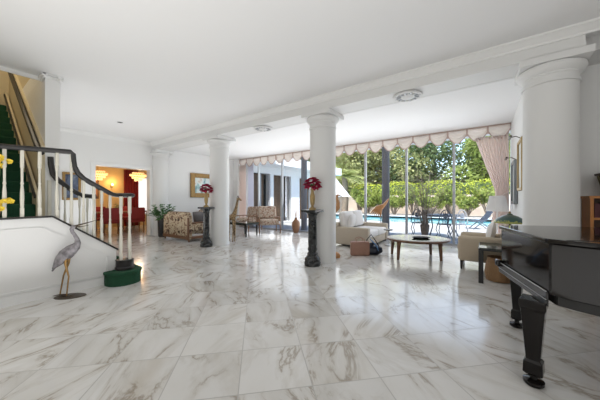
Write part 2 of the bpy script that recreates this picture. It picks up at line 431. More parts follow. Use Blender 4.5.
crown('trim_crown_beam', [(XL, 4.10), (4.5, 4.10)], .10, .10)
crown('trim_crown_left', [(XL, 1.07), (XL, 4.10)], .08, .11, flip=1)
crown('trim_crown_stair_end', [(-5.4, .87), (-5.4, 1.10)], .05, .06, flip=1)
crown('trim_crown_stair_side', [(-5.32, 1.07), (-9.07, 1.07)], .05, .07, flip=-1)
crown('trim_crown_stair_opening', [(-5.6, -.45), (-5.6, .9)], .05, .06, flip=-1)
crown('trim_crown_stair_face', [(-5.35, .9), (-5.6, .9)], .05, .07, flip=-1)
light('stairwell_fill', 'POINT', (-7.0, .1, 4.9), 38, (1, .90, .72), size=.3)  # added unseen lamp that warms the stairwell walls
# dark strip painting the gap's shade behind the beam, with a cove beside it
struct('trim_beam_groove_shade', MB().box(XL, XR, 4.52, 4.545, 2.90, SZ), M['greyframe'])
struct('trim_sunroom_cove', MB().box(XL, XR, 4.545, 4.60, 2.885, SZ), M['column'])
c = MB(); c.box(XL, XL+.015, 1.07, 2.44, 0, .12); c.box(XL, XL+.015, 4.62, YB, 0, .12)
struct('baseboard_left', c, M['trim'])
struct('trim_window_left', MB().box(XL, -8.76, 7.55, YB-.05, 0, SZ), M['wall'])
struct('baseboard_right', MB().box(XR-.015, XR, 4.75, YB, 0, .12), M['trim'])
struct('baseboard_back', MB().box(XR+.18, 4.5, 4.885, 4.9, 0, .12), M['trim'])

# columns
CX = [.684, -2.559, -5.801, -9.044]
CL = ['massive white round column beside the black piano at the right', 'white round column behind the nearest black pedestal, in the middle of the hall',
      'white round column behind the farther black pedestal', 'farthest white round column, against the wall beside the dining doorway']
def make_column(x, lab):
    t = thing('column', lab, 'column', (x, YC, 0), 0, 'row of round columns')
    obj('shaft', MB().lathe([(.262, 0), (.262, .03), (.256, .05), (.256, 1.5), (.252, 2.58)], n=48), M['column'], t, smooth=True)
    obj('capital', MB().lathe([(.252, 2.58), (.268, 2.585), (.272, 2.60), (.268, 2.615), (.255, 2.62), (.255, 2.67), (.266, 2.68), (.266, 2.695), (.285, 2.71), (.31, 2.74), (.318, 2.765), (.312, 2.79), (.29, 2.80)], n=48), M['column'], t, smooth=True)
    a = .31
    lo = -.02 if x < -9 else -a
    obj('abacus', MB().box(lo, a, -a, a, 2.80, 2.88), M['column'], t, bevel=.006)
    return t
for x, l in zip(CX, CL): make_column(x, l)

# sliding glass doors to the garden
MX = [-9.0, -7.75, -6.45, -4.6, -3.02, -1.78, -.6, .5]
dr = MB()
for x in MX: dr.box(x-.028, x+.028, YB-.04, YB+.04, 0, 2.92)
dr.box(XL, XR, YB-.05, YB+.05, 0, .05); dr.box(XL, XR, YB-.05, YB+.05, 2.86, SZ)
wf = struct('window_1', dr, M['alu'])
g = MB()
for a, b in zip(MX, MX[1:]): g.add([(a+.028, YB, .05), (b-.028, YB, .05), (b-.028, YB, 2.86), (a+.028, YB, 2.86)], [(0, 1, 2, 3)])
obj('glass_pane', g, M['glass'], wf)

# recessed ceiling fittings
def rosette(loc, lab, flat=1):
    t = thing('ceiling_rosette', lab, 'ceiling vent', loc, 0, 'round plaster rosettes under the beam'); t.scale = (1.15, 1.15, 1)
    obj('rim', MB().lathe([(.17, 0), (.19, -.012), (.185, -.03), (.15, -.035), (.145, -.012), (.10, -.012)], n=32), M['ventmetal'], t, smooth=True)
    hub = obj('boss', MB().lathe([(.10, -.012), (.09, -.035), (.05, -.045), (0, -.048)], n=24), M['ventmetal'], t, smooth=True)
    b = MB()
    for k in range(12):
        a = k*math.pi/6; b.bar((.06*math.cos(a), .06*math.sin(a), -.026), (.165*math.cos(a), .165*math.sin(a), -.026), .02, .02)
    obj('fret', b, M['alu'], t)
rosette((-.97, 4.33, 2.88), 'round plaster rosette under the beam, between the piano column and middle column')
rosette((-4.15, 4.33, 2.88), 'smaller-looking round rosette under the beam, left of the middle column')
t = thing('ceiling_spotlight', 'small dark recessed spotlight in the ceiling before the dining doorway', 'spotlight', (-7.25, 2.53, CZ))
obj('trim_ring', MB().lathe([(.09, 0), (.10, -.006), (.07, -.014), (.065, -.004)], n=24), M['ceiling'], t)
obj('lamp_recess', MB().lathe([(.066, -.002), (.05, -.012), (0, -.013)], n=20), M['black'], t)

# ------------------------------------------------------------------ staircase
XS = -4.35; XF = -5.4
st = thing('staircase', 'white panelled staircase with green carpeted treads and a landing', 'staircase', (XS, 0, 0))
cap_prof = [(-2.2, .98), (.79, 1.0), (1.47, .49)]
obj('side_panel', MB().prism([(-.6, 0), (1.47, 0), (1.47, .48), (.79, .985), (-.6, .965)], XS-.05, XS, 'x'), M['wall'], st, world=True)
b = MB(); b.bar((XS-.02, -.6, .975), (XS-.02, .79, .995), .085, .02); b.bar((XS-.02, .79, .995), (XS-.02, 1.49, .475), .085, .02)
obj('stringer_cap', b, M['blackrail'], st, world=True)
b = MB()
q = [(-.6, .84), (.70, .86), (1.36, .40), (1.36, .14), (-.6, .14)]
for i in range(4): b.bar((XS+.006, *q[i]), (XS+.006, *q[i+1]), .016, .02)
obj('panel_moulding', b, M['wall'], st, world=True)
obj('skirting', MB().box(XS, XS+.018, -.6, 1.47, 0, .11), M['trim'], st, world=True)
# landing
obj('landing', MB().box(XF-.0, XS-.05, -.44, .76, .80, .965), M['carpet'], st, world=True)
tops = [.19, .348, .506, .664, .822]; ys = [1.80, 1.56, 1.36, 1.16, .96]
for i in range(1, 5):
    obj('step', MB().rbox(XF, XS-.05, .74 if i == 4 else ys[i+1]-.02, ys[i], 0, tops[i], .02), M['carpet'], st, world=True)
# bullnose starting step
b = MB(); cx, cy, r = -4.27, 1.53, .235
poly = [(-5.5, cy+r), (-5.5, 1.34), (XS-.0, 1.475)]
arc = [(cx+r*math.cos(a), cy+r*math.sin(a)) for a in [R_(-105+i*195/20) for i in range(21)]]
def disc(poly, z0, z1, s=1.0):
    return MB().prism([(cx+(x-cx)*s if x > cx-.3 else x, cy+(y-cy)*s) for x, y in poly], z0, z1)
P_ = [(-5.5, 1.50), (XS, 1.475)]+arc+[(-5.5, cy+r)]
obj('starting_step', disc(P_, 0, .145, .94), M['carpet'], st, world=True)
obj('starting_tread', disc(P_, .145, .19), M['carpet'], st, world=True, bevel=.015)
# upper flight climbing away from the landing
for k in range(13):
    x1 = XF-.0-.25*k; z1 = .965+.176*(k+1)
    if x1-.3 < -9.0: break
    obj('upper_step', MB().rbox(x1-.29, x1, -.44, .80, max(0, z1-.5), z1, .018), M['carpet'], st, world=True)
b = MB(); b.prism([(XF+.04, .80), (XF+.04, 1.28), (-8.7, 1.28+(8.7+XF+.04)*.704+.0), (-8.7, .8+(8.7+XF+.04)*.704)], .80, .83, 'y')
obj('upper_stringer', b, M['cream'], st, world=True)
b = MB(); b.prism([(XF+.0, .90), (XF+.0, 2.02), (-8.7, 2.02+3.3*.704), (-8.7, .9+3.34*.704)], .86, .90, 'y')
obj('upper_dado', b, M['cream'], st, world=True)
b = MB(); b.bar((XF+.03, .80, 1.24), (-8.6, .80, 1.28+3.2*.704), .05, .03)
obj('stringer_bead', b, M['blackrail'], st, world=True)
hr = thing('wall_handrail', 'dark wall handrail rising with the upper stair flight', 'handrail', (XF, .8, 0))
obj('rail', MB().tube([(XF+.06, .85, 1.90), (XF-.10, .83, 2.02), (-8.6, .83, 2.02+3.1*.704)], [.038]*3, 8), M['blackrail'], hr, world=True, smooth=True)
for k in range(4):
    x = XF-.35-.9*k; z = 2.05+(-.10+XF-x)*.704
    obj('bracket', MB().cyl((x, .83, z-.02), (x, .90, z-.06), .012), M['brass'], hr, world=True)

def bal_prof(h):
    return [(.017, 0), (.017, .03), (.012, .05), (.018, .12), (.022, .22), (.020, .30), (.013, h*.48), (.018, h*.5), (.013, h*.53), (.014, h*.72), (.020, h*.74), (.020, h)]
def baluster(x, y, z0, z1, par, s=.85):
    h = z1-z0
    b = MB().lathe([(r*s, z) for r, z in bal_prof(h)], (x, y, z0), 10)
    b.box(x-.016, x+.016, y-.016, y+.016, z0-.004, z0+.11); b.box(x-.015, x+.015, y-.015, y+.015, z1-.17, z1)
    obj('baluster', b, M['baluster'], par, world=True)
def interp(pts, y):
    for (y0, z0), (y1, z1) in zip(pts, pts[1:]):
        if y0 <= y <= y1: return z0+(z1-z0)*(y-y0)/(y1-y0)
    return pts[-1][1]
rl = thing('stair_railing', 'near stair railing with dark handrail sweeping down to a spiral end', 'railing', (XS, .4, 0))
XB = XS-.02
railpts = [(-.55, 1.765), (0.0, 1.785), (.4, 1.80), (.965, 1.828), (.99, 1.80), (.995, 1.72), (1.005, 1.64), (1.04, 1.56), (1.10, 1.49), (1.21, 1.415), (1.42, 1.285), (1.47, 1.272), (1.53, 1.27), (1.58, 1.27)]
path = [(XB, y, z) for y, z in railpts]
for a in range(0, 260, 20):
    path.append((-4.29+(.08-.0001*a)*math.cos(R_(180-a)), 1.58+(.08-.0001*a)*math.sin(R_(180-a)), 1.27))
obj('handrail', MB().tube(path, [.040]*len(path), 8, sq=(1, .8)), M['blackrail'], rl, world=True, smooth=True)
capz = [(-.6, .977), (.79, 1.0), (1.49, .48)]
rz = [(a, b_) for a, b_ in railpts]
for y in (-.40, -.24, -.08, .08, .235, .40, .535, .68, .835, .975, 1.10, 1.21, 1.30, 1.40):
    baluster(XB, y, interp(capz, y), interp(rz, y)-.02, rl)
obj('newel_base', MB().lathe([(.11, .19), (.12, .20), (.12, .225), (.11, .235), (.11, .32), (.117, .33), (.10, .335)], (-4.27, 1.55, 0), 28), M['blackrail'], rl, world=True, smooth=True)
for (x, y) in ((-4.33, 1.52), (-4.23, 1.49), (-4.20, 1.59), (-4.30, 1.62)): baluster(x, y,   .32, 1.25, rl, .95)
r2 = thing('stair_railing', 'far stair railing behind the steps, dark rail curving below the small painting', 'railing', (XF, 1.0, 0))
rp = [(.955, 1.86), (.96, 1.74), (.98, 1.60), (1.03, 1.52), (1.09, 1.465), (1.17, 1.385), (1.26, 1.32), (1.33, 1.275), (1.42, 1.262), (1.52, 1.26)]
XG = XF+.03
obj('handrail', MB().tube([(XG, y, z) for y, z in rp], .036, 8, sq=(1, .8)), M['blackrail'], r2, world=True, smooth=True)
for y in (1.12, 1.20, 1.30, 1.40, 1.49):
    z0 = [t_ for t_, yy in zip(tops, ys) if yy >= y][-1]
    baluster(XG, y, z0, interp(rp, y)-.02, r2, .8)
obj('end_post', MB().box(XF+.0, XF+.03, .925, .965, .822, 1.50), M['baluster'], r2, world=True)

# ------------------------------------------------------------------ heron
hx, hy = -4.17, .92
t = thing('heron_statue', 'tall grey metal heron statue with open raised beak in front of the stair panel', 'statue', (hx, hy, 0), R_(48))
# local: +x beak direction
b = MB().tube([(-.19, 0, .33), (-.16, 0, .40), (-.12, 0, .46), (-.06, 0, .53), (.01, 0, .59), (.06, 0, .635), (.08, 0, .68), (.07, 0, .73), (.045, 0, .78), (.02, 0, .82), (.012, 0, .855), (.03, 0, .885), (.06, 0, .89)],
              [.006, .022, .045, .062, .06, .045, .03, .022, .019, .018, .019, .022, .014], 14, sq=(.8, 1.15))
obj('body', b, M['heron'], t, smooth=True)
for s in (-1, 1):
    w_ = MB().tube([(-.17, s*.03, .37), (-.10, s*.045, .46), (-.03, s*.05, .54), (.02, s*.04, .585)], [.006, .04, .045, .012], 10, sq=(.35, 1.2))
    obj('wing', w_, M['heron'], t, smooth=True)
b = MB().tube([(.05, 0, .893), (.16, 0, .925), (.29, 0, .965)], [.012, .008, .002], 6); b.tube([(.05, 0, .878), (.13, 0, .887), (.20, 0, .90)], [.010, .006, .002], 6)
obj('beak', b, M['beak'], t, smooth=True)
for s, kx, fx in ((1, -.09, -.13), (-1, .0, -.02)):
    b = MB().tube([(-.03, s*.025, .50), (-.035, s*.03, .42), (kx, s*.03, .26), (fx, s*.035, .02)], [.02, .013, .009, .007], 8)
    obj('leg', b, M['bronze'], t, smooth=True)
b = MB().lathe([(.0, 0), (.14, 0), (.135, .008), (0, .012)], n=20, sx=1.2, sy=.75)
for fx, s in ((-.13, 1), (-.02, -1)):
    for a in (-30, 0, 30, 180): b.tube([(fx, s*.035, .02), (fx+.08*math.cos(R_(a)), s*.035+.08*math.sin(R_(a)), .008)], [.008, .003], 5)
obj('base', b, M['beak'], t)
t.scale = (1, 1, .98)

# yellow flowers at the landing
t = thing('potted_orchid', 'yellow flowers on the landing behind the near railing, at the photo left edge', 'flowers', (-4.47, .315, .965))
obj('pot', MB().lathe([(.04, 0), (.06, .02), (.07, .12), (.06, .125), (.05, .10)], n=18), M['terracotta'], t, smooth=True)
obj('stem', MB().tube([(0, 0, .1), (.05, .03, .3), (.09, .05, .5), (.12, .06, .72)], .005, 6), M['stem'], t)
def blossoms(c, n, s, m, par, name='blossom', rr=.05):
    b = MB()
    for i in range(n):
        p = Vector(c)+Vector([random.uniform(-1, 1)*rr for _ in range(3)])
        for k in range(5):
            a = k*1.256+random.random(); b.leaf(p, s, s*1.3, (.4*math.sin(a), math.cos(a), math.sin(a)), (1, .2, .1))
    return obj(name, b, m, par)
blossoms((.15, .07, .66), 7, .033, M['yellow'], t); blossoms((.13, .08, .19), 7, .033, M['yellow'], t)

# ------------------------------------------------------------------ pedestals with vases of red flowers
def pedestal(loc, lab, vl, fl, dx=0):
    t = thing('pedestal', lab, 'pedestal', loc, 0, 'black marble pedestals')
    obj('base', MB().lathe([(.145, 0), (.15, .02), (.15, .06), (.135, .075), (.145, .10), (.14, .13), (.105, .17), (.09, .20)], n=32), M['blackmarble'], t, smooth=True)
    obj('shaft', MB().lathe([(.09, .20), (.10, .215), (.075, .25), (.09, .30), (.075, .34), (.082, .40), (.075, .85), (.085, .88), (.078, .90), (.10, .95)], n=28), M['blackmarble'], t, smooth=True)
    obj('top', MB().lathe([(.10, .95), (.125, .965), (.13, .98)], n=28).box(-.15, .15, -.15, .15, .98, 1.02), M['blackmarble'], t)
    z = 1.02
    v = thing('vase', vl, 'vase', (loc[0], loc[1], z), 0, 'gilded vases'); v.scale = (.85, .85, 1.35)
    obj('vase_foot', MB().lathe([(.075, 0), (.075, .02), (.04, .035), (.025, .05)], n=24), M['brass'], v, smooth=True)
    obj('vase_body', MB().lathe([(.025, .05), (.045, .08), (.055, .13), (.055, .19), (.035, .23), (.03, .26), (.045, .285), (.03, .284), (.022, .25)], n=24), M['brass'], v, smooth=True)
    f = thing('flower_bouquet', fl, 'flowers', (loc[0], loc[1], z+.33), 0, 'bouquets of red flowers')
    b = MB()
    for k in range(9):
        a = k*.7; b.tube([(0, 0, .02), (.05*math.cos(a), .05*math.sin(a), .14)], [.004, .003], 5)
    for k in range(26):
        a = random.random()*6.28; b.leaf((0.02*math.cos(a), .02*math.sin(a), .10), .08, .03, (math.cos(a), math.sin(a), .7), (0, 0, 1))
    obj('stems', b, M['stem'], f)
    for k in range(20):
        a = k*2.4; ph = math.acos(1-1.25*(k+.5)/20); r = .125*math.sin(ph); c = (r*math.cos(a), r*math.sin(a), .10+.14*math.cos(ph))
        b = MB()
        for L_ in range(3):
            for q_ in range(8):
                an = q_*.785+L_*.4; b.leaf(c, .066-.01*L_, .058, Vector((math.cos(an), math.sin(an), -.25+.4*L_))+Vector((c[0], c[1], c[2]-.13))*5, (0, 0, 1))
        obj('blossom', b, M['red'], f)
pedestal((-2.535, 3.945, 0), 'nearest black marble pedestal, before the middle column', 'gilded vase on the nearest black pedestal', 'red flower bouquet in the vase before the middle column')
pedestal((-5.79, 3.945, 0), 'farther black marble pedestal beside the floral loveseat', 'gilded vase on the farther pedestal, below the gold framed painting', 'crimson flower bouquet overlapping the gold framed painting')

# ------------------------------------------------------------------ furniture on the left
def leafy(name, c, n, r, h, L, W, m, par, droop=.2, seed=1):
    rnd = random.Random(seed); b = MB()
    for i in range(n):
        a = rnd.random()*6.28; e = rnd.random()
        st_ = Vector((c[0], c[1], c[2])); tip = st_+Vector((r*math.cos(a)*(.3+.7*rnd.random()), r*math.sin(a)*(.3+.7*rnd.random()), h*e))
        b.tube([st_, st_.lerp(tip, .6)+Vector((0, 0, .05)), tip], [.004, .003, .002], 4, cap=False)
        for k in range(4):
            a2 = a+rnd.uniform(-1.2, 1.2); p = st_.lerp(tip, .55+.15*k)
            b.leaf(p, L*rnd.uniform(.7, 1.2), W, (math.cos(a2), math.sin(a2), rnd.uniform(-droop, .6)), (0, 0, 1))
    return obj(name, b, m, par)
t = thing('potted_plant', 'bushy green plant in a tall black pot beside the floral loveseat', 'potted plant', (-8.5, 4.16, 0))
obj('pot', MB().lathe([(.10, 0), (.12, .02), (.14, .58), (.15, .62), (.13, .62), (.12, .56), (0, .56)], n=24), M['potblack'], t, smooth=True)
leafy('foliage', (0, 0, .56), 44, .36, .50, .17, .10, M['leaf'], t)

def floral_sofa(loc, rz, W, lab, m, n=2, group=None, cat='loveseat', name='loveseat', wood='walnut', H=.80, rattan=False, D=.85):
    # local: back along y=0, front towards +y, x 0..W
    t = thing(name, lab, cat, loc, rz, group); wd = M[wood]
    if rattan:
        b = MB()
        b.bar((.03, .0, .10), (W-.03, 0, .10), .03, .03)
        obj('back_frame', MB().tube([(.03, .03, .05), (.03, 0, H-.1), (.10, -.03, H), (W-.10, -.03, H), (W-.03, 0, H-.1), (W-.03, .03, .05)], .018, 7)
            .tube([(.03, .03, .30), (W-.03, .03, .30)], .014, 6).tube([(.03, .0, .48), (W-.03, 0, .48)], .012, 6), wd, t, smooth=True)
        for x in (.03, W-.03):
            q = MB().tube([(x, .0, .56), (x, .35, .58), (x, D-.08, .58), (x, D-.02, .52), (x, D-.03, .02)], .018, 7)
            q.tube([(x, .03, .30), (x, D-.03, .30)], .014, 6)
            for k in range(3): q.tube([(x, .15+.2*k, .30), (x, .15+.2*k, .57)], .010, 5)
            obj('arm', q, wd, t, smooth=True)
        for x in (.03, W-.03):
            for y in (.03, D-.03): obj('leg', MB().cyl((x, y, 0), (x, y, .31), .016, .018, 8), wd, t)
        s0 = .30
    else:
        obj('back_panel', MB().rbox(0, W, 0, .14, .08, H, .04), m, t, smooth=True)
        for x in (0, W-.13):
            a = obj('arm', MB().rbox(x, x+.13, .12, D, .30, .52, .03), m, t, smooth=True)
            obj('arm_rail', MB().box(x-.004, x+.134, .10, D+.02, .52, .56).box(x-.004, x+.134, D-.03, D+.02, .06, .54).box(x-.004, x+.134, .10, D, .08, .14), wd, a, bevel=.008)
        obj('wood_frame', MB().box(.0, W, D-.06, D-.01, .12, .22).box(0, .03, .02, D-.02, .12, .16).box(W-.03, W, .02, D-.02, .12, .16).box(-.01, W+.01, -.006, .02, .07, .165).box(W-.045, W+.008, -.008, .04, .07, H-.06), wd, t, bevel=.008)
        for x in (.04, W-.04):
            for y in (.05, D-.04): obj('leg', MB().cyl((x, y, 0), (x, y, .10), .02, .026, 8), wd, t)
        s0 = .20
    w1 = (W-.28)/n
    for k in range(n):
        x0 = .14+w1*k if not rattan else .06+(W-.12)/n*k; x1 = x0+(w1 if not rattan else (W-.12)/n)
        obj('seat_cushion', MB().rbox(x0, x1, .14, D-.03, s0, s0+.20, .06), m, t, smooth=True)
        mb = MB().rbox(x0, x1, 0, .18, 0, H-s0-.10, .07)
        mb.xf(Matrix.Translation((0, .10 if not rattan else .05, s0+.18)) @ Matrix.Rotation(R_(10), 4, 'X'))
        obj('back_cushion', mb, m, t, smooth=True)
    return t
floral_sofa((-8.12, 4.0, 0), R_(0), 1.40, 'brown floral loveseat seen from its back, beside the potted plant', M['floral'], 2, H=.76)
def pillow(loc, rz, tilt, s, lab, m, th=.14):
    b = MB(); N = 8; rows = []
    for side in (1, -1):
        rows = []
        for i in range(N+1):
            r = []
            for j in range(N+1):
                u = i/N*2-1; v = j/N*2-1; k = (1-u*u)*(1-v*v)
                r.append((u*s/2*(1-.06*v*v), side*th/2*k**.45 if k > 0 else 0, v*s/2*(1-.06*u*u)+s/2))
            rows.append(r)
        b.sheet(rows)
    b.xf(Matrix.Rotation(R_(tilt), 4, 'X'))
    o = obj('throw_pillow', b, m, None, smooth=True); o.location = loc; o.rotation_euler = (0, 0, R_(rz)); tag(o, lab, 'pillow'); return o
pillow((-6.98, 4.56, .42), 20, 14, .44, 'plain grey pillow showing above the back of the floral loveseat', M['greycush'])
pillow((-6.88, 4.83, .42), 65, 14, .42, 'black and white patterned pillow on the floral loveseat', M['blackwhite'])

# gold-framed painting on the sunroom side wall
def framed(name, lab, cat, X, y0, y1, z0, z1, fw, fm, pm, face=1, dep=.05):
    t = thing(name, lab, cat, (X, (y0+y1)/2, (z0+z1)/2))
    xa, xb = (X, X+dep) if face > 0 else (X-dep, X)
    b = MB(); b.box(xa, xb, y0, y0+fw, z0, z1); b.box(xa, xb, y1-fw, y1, z0, z1); b.box(xa, xb, y0+fw, y1-fw, z0, z0+fw); b.box(xa, xb, y0+fw, y1-fw, z1-fw, z1)
    obj('frame', b, fm, t, world=True, bevel=.012)
    xc = (xa+xb)/2
    obj('canvas', MB().box(min(xc, X+.002*face), max(xc, X+.002*face), y0+fw-.005, y1-fw+.005, z0+fw-.005, z1-fw+.005), pm, t, world=True)
    return t
pm1 = patmat('painting_harbour', [(.30, (.10, .22, .28)), (.42, (.30, .48, .48)), (.50, (.62, .72, .72)), (.60, (.75, .76, .72)), (.68, (.45, .30, .18))], 3.5, .6, 'noise', 5, .6)
pm2 = patmat('painting_portrait', [(.35, (.03, .04, .08)), (.5, (.10, .13, .20)), (.62, (.30, .32, .34)), (.7, (.45, .30, .2))], 4, .6, 'noise', 4, .5)
framed('painting', 'gold framed pale blue painting on the white wall above the loveseat', 'painting', XL, 5.48, 6.95, 1.30, 2.24, .17, M['goldframe'], pm1, 1, .07)
framed('painting', 'small gold framed dark painting seen behind the stair railing', 'painting', XL, 1.83, 2.22, 1.20, 1.95, .06, M['goldframe'], pm2, 1, .05)

# giraffe
t = thing('giraffe_statue', 'carved wooden giraffe statue standing behind the second column', 'statue', (-5.90, 4.85, 0), R_(15))
b = MB().tube([(-.17, 0, .62), (-.12, 0, .66), (.0, 0, .70), (.09, 0, .76), (.13, 0, .88), (.17, 0, 1.02), (.20, 0, 1.15), (.215, 0, 1.22), (.25, 0, 1.24), (.31, 0, 1.20), (.335, 0, 1.185)],
              [.03, .075, .085, .075, .05, .038, .032, .036, .038, .024, .018], 12)
b.tube([(-.15, 0, .64), (-.20, 0, .58), (-.205, 0, .46)], [.012, .008, .012], 6)
obj('body', b, M['giraffe'], t, smooth=True)
for x, s in ((-.11, 1), (-.11, -1), (.08, 1), (.08, -1)):
    obj('leg', MB().tube([(x, s*.035, .68), (x+.01, s*.045, .36), (x, s*.05, .03), (x, s*.05, 0)], [.032, .018, .015, .022], 8), M['giraffe'], t, smooth=True)
for s in (-1, 1):
    obj('ear', MB().tube([(.21, s*.025, 1.25), (.20, s*.06, 1.27)], [.012, .004], 6), M['giraffe'], t)
    obj('horn', MB().tube([(.225, s*.014, 1.26), (.22, s*.018, 1.32)], [.007, .010], 6), M['beak'], t)

# glass coffee table in the far seating group
t = thing('low_table', 'low dark rectangular glass table in the far seating group', 'coffee table', (-6.80, 5.95, 0))
obj('top', MB().box(-.65, .65, -.3, .3, .42, .45), M['glasstop'], t, bevel=.005)
obj('apron', MB().box(-.63, .63, -.28, .28, .37, .42), M['blackwood'], t)
for x in (-.58, 0, .58):
    for y in (-.24, .24): obj('leg', MB().cyl((x, y, 0), (x, y, .38), .02, .03, 8), M['blackwood'], t)
floral_sofa((-6.45, 7.50, 0), R_(-128), .80, 'rattan armchair with floral cushions nearest the clay urn', M['floral2'], 1, 'rattan armchairs', 'armchair', 'armchair', 'rattan', .88, True, .78)
floral_sofa((-7.15, 7.45, 0), R_(180), .80, 'rattan armchair with floral cushions before the brown garden curtain', M['floral2'], 1, 'rattan armchairs', 'armchair', 'armchair', 'rattan', .84, True, .78)
floral_sofa((-8.85, 6.3, 0), R_(-75), .78, 'rattan armchair with floral cushions before the pink curtain', M['floral2'], 1, 'rattan armchairs', 'armchair', 'armchair', 'rattan', .80, True, .76)
t = thing('urn', 'tall brown clay urn standing by the glass doors', 'urn', (-5.56, 7.53, 0)); t.scale = (.82, .82, .66)
obj('body', MB().lathe([(.10, 0), (.11, .03), (.16, .20), (.185, .42), (.18, .56), (.12, .68), (.07, .73), (.06, .80), (.085, .84), (.07, .84), (.05, .80)], n=28), M['terracotta'], t, smooth=True)
b = MB()
for k in range(7):
    a = k*.9; b.tube([(0, 0, .78), (.03*math.cos(a), .03*math.sin(a), .95), (.09*math.cos(a), .09*math.sin(a), 1.35)], [.006, .006, .004], 5)
obj('twigs', b, M['carved'], t)

# ------------------------------------------------------------------ white sofa and things around it
t = thing('sofa', 'white cushioned sofa with taupe arms beside the middle column', 'sofa', (-3.25, 6.0, 0))
W, D = 1.62, 1.0   # runs along +y, faces +x
obj('arm', MB().rbox(0, D, 0, .15, .05, .50, .025), M['taupe'], t, smooth=True)
obj('arm', MB().rbox(0, D, W-.15, W, .05, .52, .025), M['taupe'], t, smooth=True)
obj('backrest', MB().rbox(0, .14, .0, W, .05, .60, .03), M['taupe'], t, smooth=True)
obj('base', MB().rbox(.12, D-.03, .14, W-.14, .05, .24, .02), M['taupe'], t, smooth=True)
for k in range(2):
    y = .15+.66*k
    obj('seat_cushion', MB().rbox(.16, D-.0, y, y+.66, .24, .42, .05), M['whitefab'], t, smooth=True)
    mb = MB().rbox(0, .20, y+.01, y+.65, 0, .46, .08).xf(Matrix.Translation((.16, 0, .42)) @ Matrix.Rotation(R_(-10), 4, 'Y'))
    obj('back_cushion', mb, M['whitefab'], t, smooth=True)
for x in (.06, D-.06):
    for y in (.06, W-.06): obj('leg', MB().cyl((x, y, 0), (x, y, .06), .018, .022, 8), M['walnut'], t)
pillow((-2.92, 6.42, .43), -90, -14, .40, 'white pillow leaning at the near end of the white sofa', M['whitefab'], .16)

t = thing('drum_table', 'tiny dark drinks table on a thin stem before the white sofa', 'side table', (-2.02, 6.85, 0))
obj('top', MB().lathe([(.11, .40), (.115, .41), (.115, .425), (0, .425)], n=24), M['blackwood'], t)
obj('stem', MB().lathe([(.012, .02), (.012, .40)], n=10), M['alu'], t)
obj('foot', MB().lathe([(.09, 0), (.09, .012), (.015, .025)], n=20), M['alu'], t)

t = thing('tote_bag', 'brown leather tote bag standing on the floor before the white sofa', 'bag', (-2.16, 5.26, 0), R_(35))
obj('body', MB().rbox(-.20, .20, -.08, .08, 0, .30, .025), M['bagbrown'], t, smooth=True)
for s in (-1, 1): obj('handle', MB().tube([(-.09, s*.07, .27), (-.08, s*.075, .36), (0, s*.07, .39), (.08, s*.075, .36), (.09, s*.07, .27)], .008, 6), M['bagbrown'], t, smooth=True)
t = thing('handbag', 'black handbag with a blue scarf leaning beside the brown tote bag', 'bag', (-1.93, 5.50, 0), R_(35))
b = MB().tube([(-.17, 0, .10), (-.10, 0, .10), (.08, 0, .10), (.17, 0, .11)], [.07, .10, .10, .06], 12)
b.tube([(-.12, 0, .10), (-.09, 0, .20), (.0, 0, .26)], [.09, .07, .02], 10)
obj('body', b, M['bagblack'], t, smooth=True)
obj('strap', MB().tube([(-.13, .02, .16), (-.16, 0, .32), (-.06, 0, .44), (.04, 0, .30), (.12, -.02, .16)], .010, 6), M['bagblack'], t, smooth=True)
obj('scarf', MB().tube([(-.10, -.05, .36), (-.03, -.07, .28), (.04, -.09, .20), (.07, -.10, .10)], [.02, .035, .04, .02], 8, sq=(1, .4)), M['bagblue'], t, smooth=True)

t = thing('bird_statue', 'carved honey-brown long-necked bird statue just behind the middle column', 'statue', (-2.50, 4.755, 0), R_(40))
obj('base', MB().lathe([(.11, 0), (.12, .03), (.10, .08), (.06, .11), (0, .12)], n=20, sy=.8), M['carved'], t, smooth=True)
for s in (-1, 1): obj('leg', MB().tube([(.0, s*.025, .1), (.005, s*.025, .45), (-.01, s*.02, .86)], [.011, .010, .016], 7), M['carved'], t, smooth=True)
obj('body', MB().tube([(-.14, 0, .84), (-.10, 0, .92), (-.02, 0, 1.0), (.05, 0, 1.07), (.07, 0, 1.14), (.05, 0, 1.21), (.04, 0, 1.28), (.075, 0, 1.31)], [.01, .055, .085, .07, .04, .028, .026, .022], 12), M['carved'], t, smooth=True)
obj('beak', MB().tube([(.08, 0, 1.31), (.15, 0, 1.27)], [.015, .003], 8), M['beak'], t, smooth=True)

# big carved palm-leaf ornament on a stem behind the sofa's far arm
t = thing('leaf_sculpture', 'tan carved wooden leaf with drooping fingers before the dark garden pillar', 'sculpture', (-2.46, 7.62, 0), R_(35)); t.scale = (1.2, 1.2, .98)
obj('stand', MB().lathe([(.10, 0), (.10, .02), (.015, .04), (.012, .84), (.0, .86)], n=14), M['darkpillar'], t, smooth=True)
for k in range(6):
    u = k/5.0
    b = MB().tube([(.20, 0, 1.27), (.14, 0, 1.17), (.06-.04*u, -.01*k, 1.08-.10*u), (-.10+.06*u, -.01*k, 1.02-.12*u), (-.20+.17*u, -.015*k, .90-.10*u), (-.27+.22*u, -.015*k, .78-.08*u)], [.02, .055, .052, .046, .034, .008], 8, sq=(1, .55))
    obj('finger', b, M['carved'], t, smooth=True)
obj('leaf_stem', MB().tube([(0, 0, .84), (.03, 0, .98), (.12, 0, 1.16)], .014, 6), M['carved'], t)

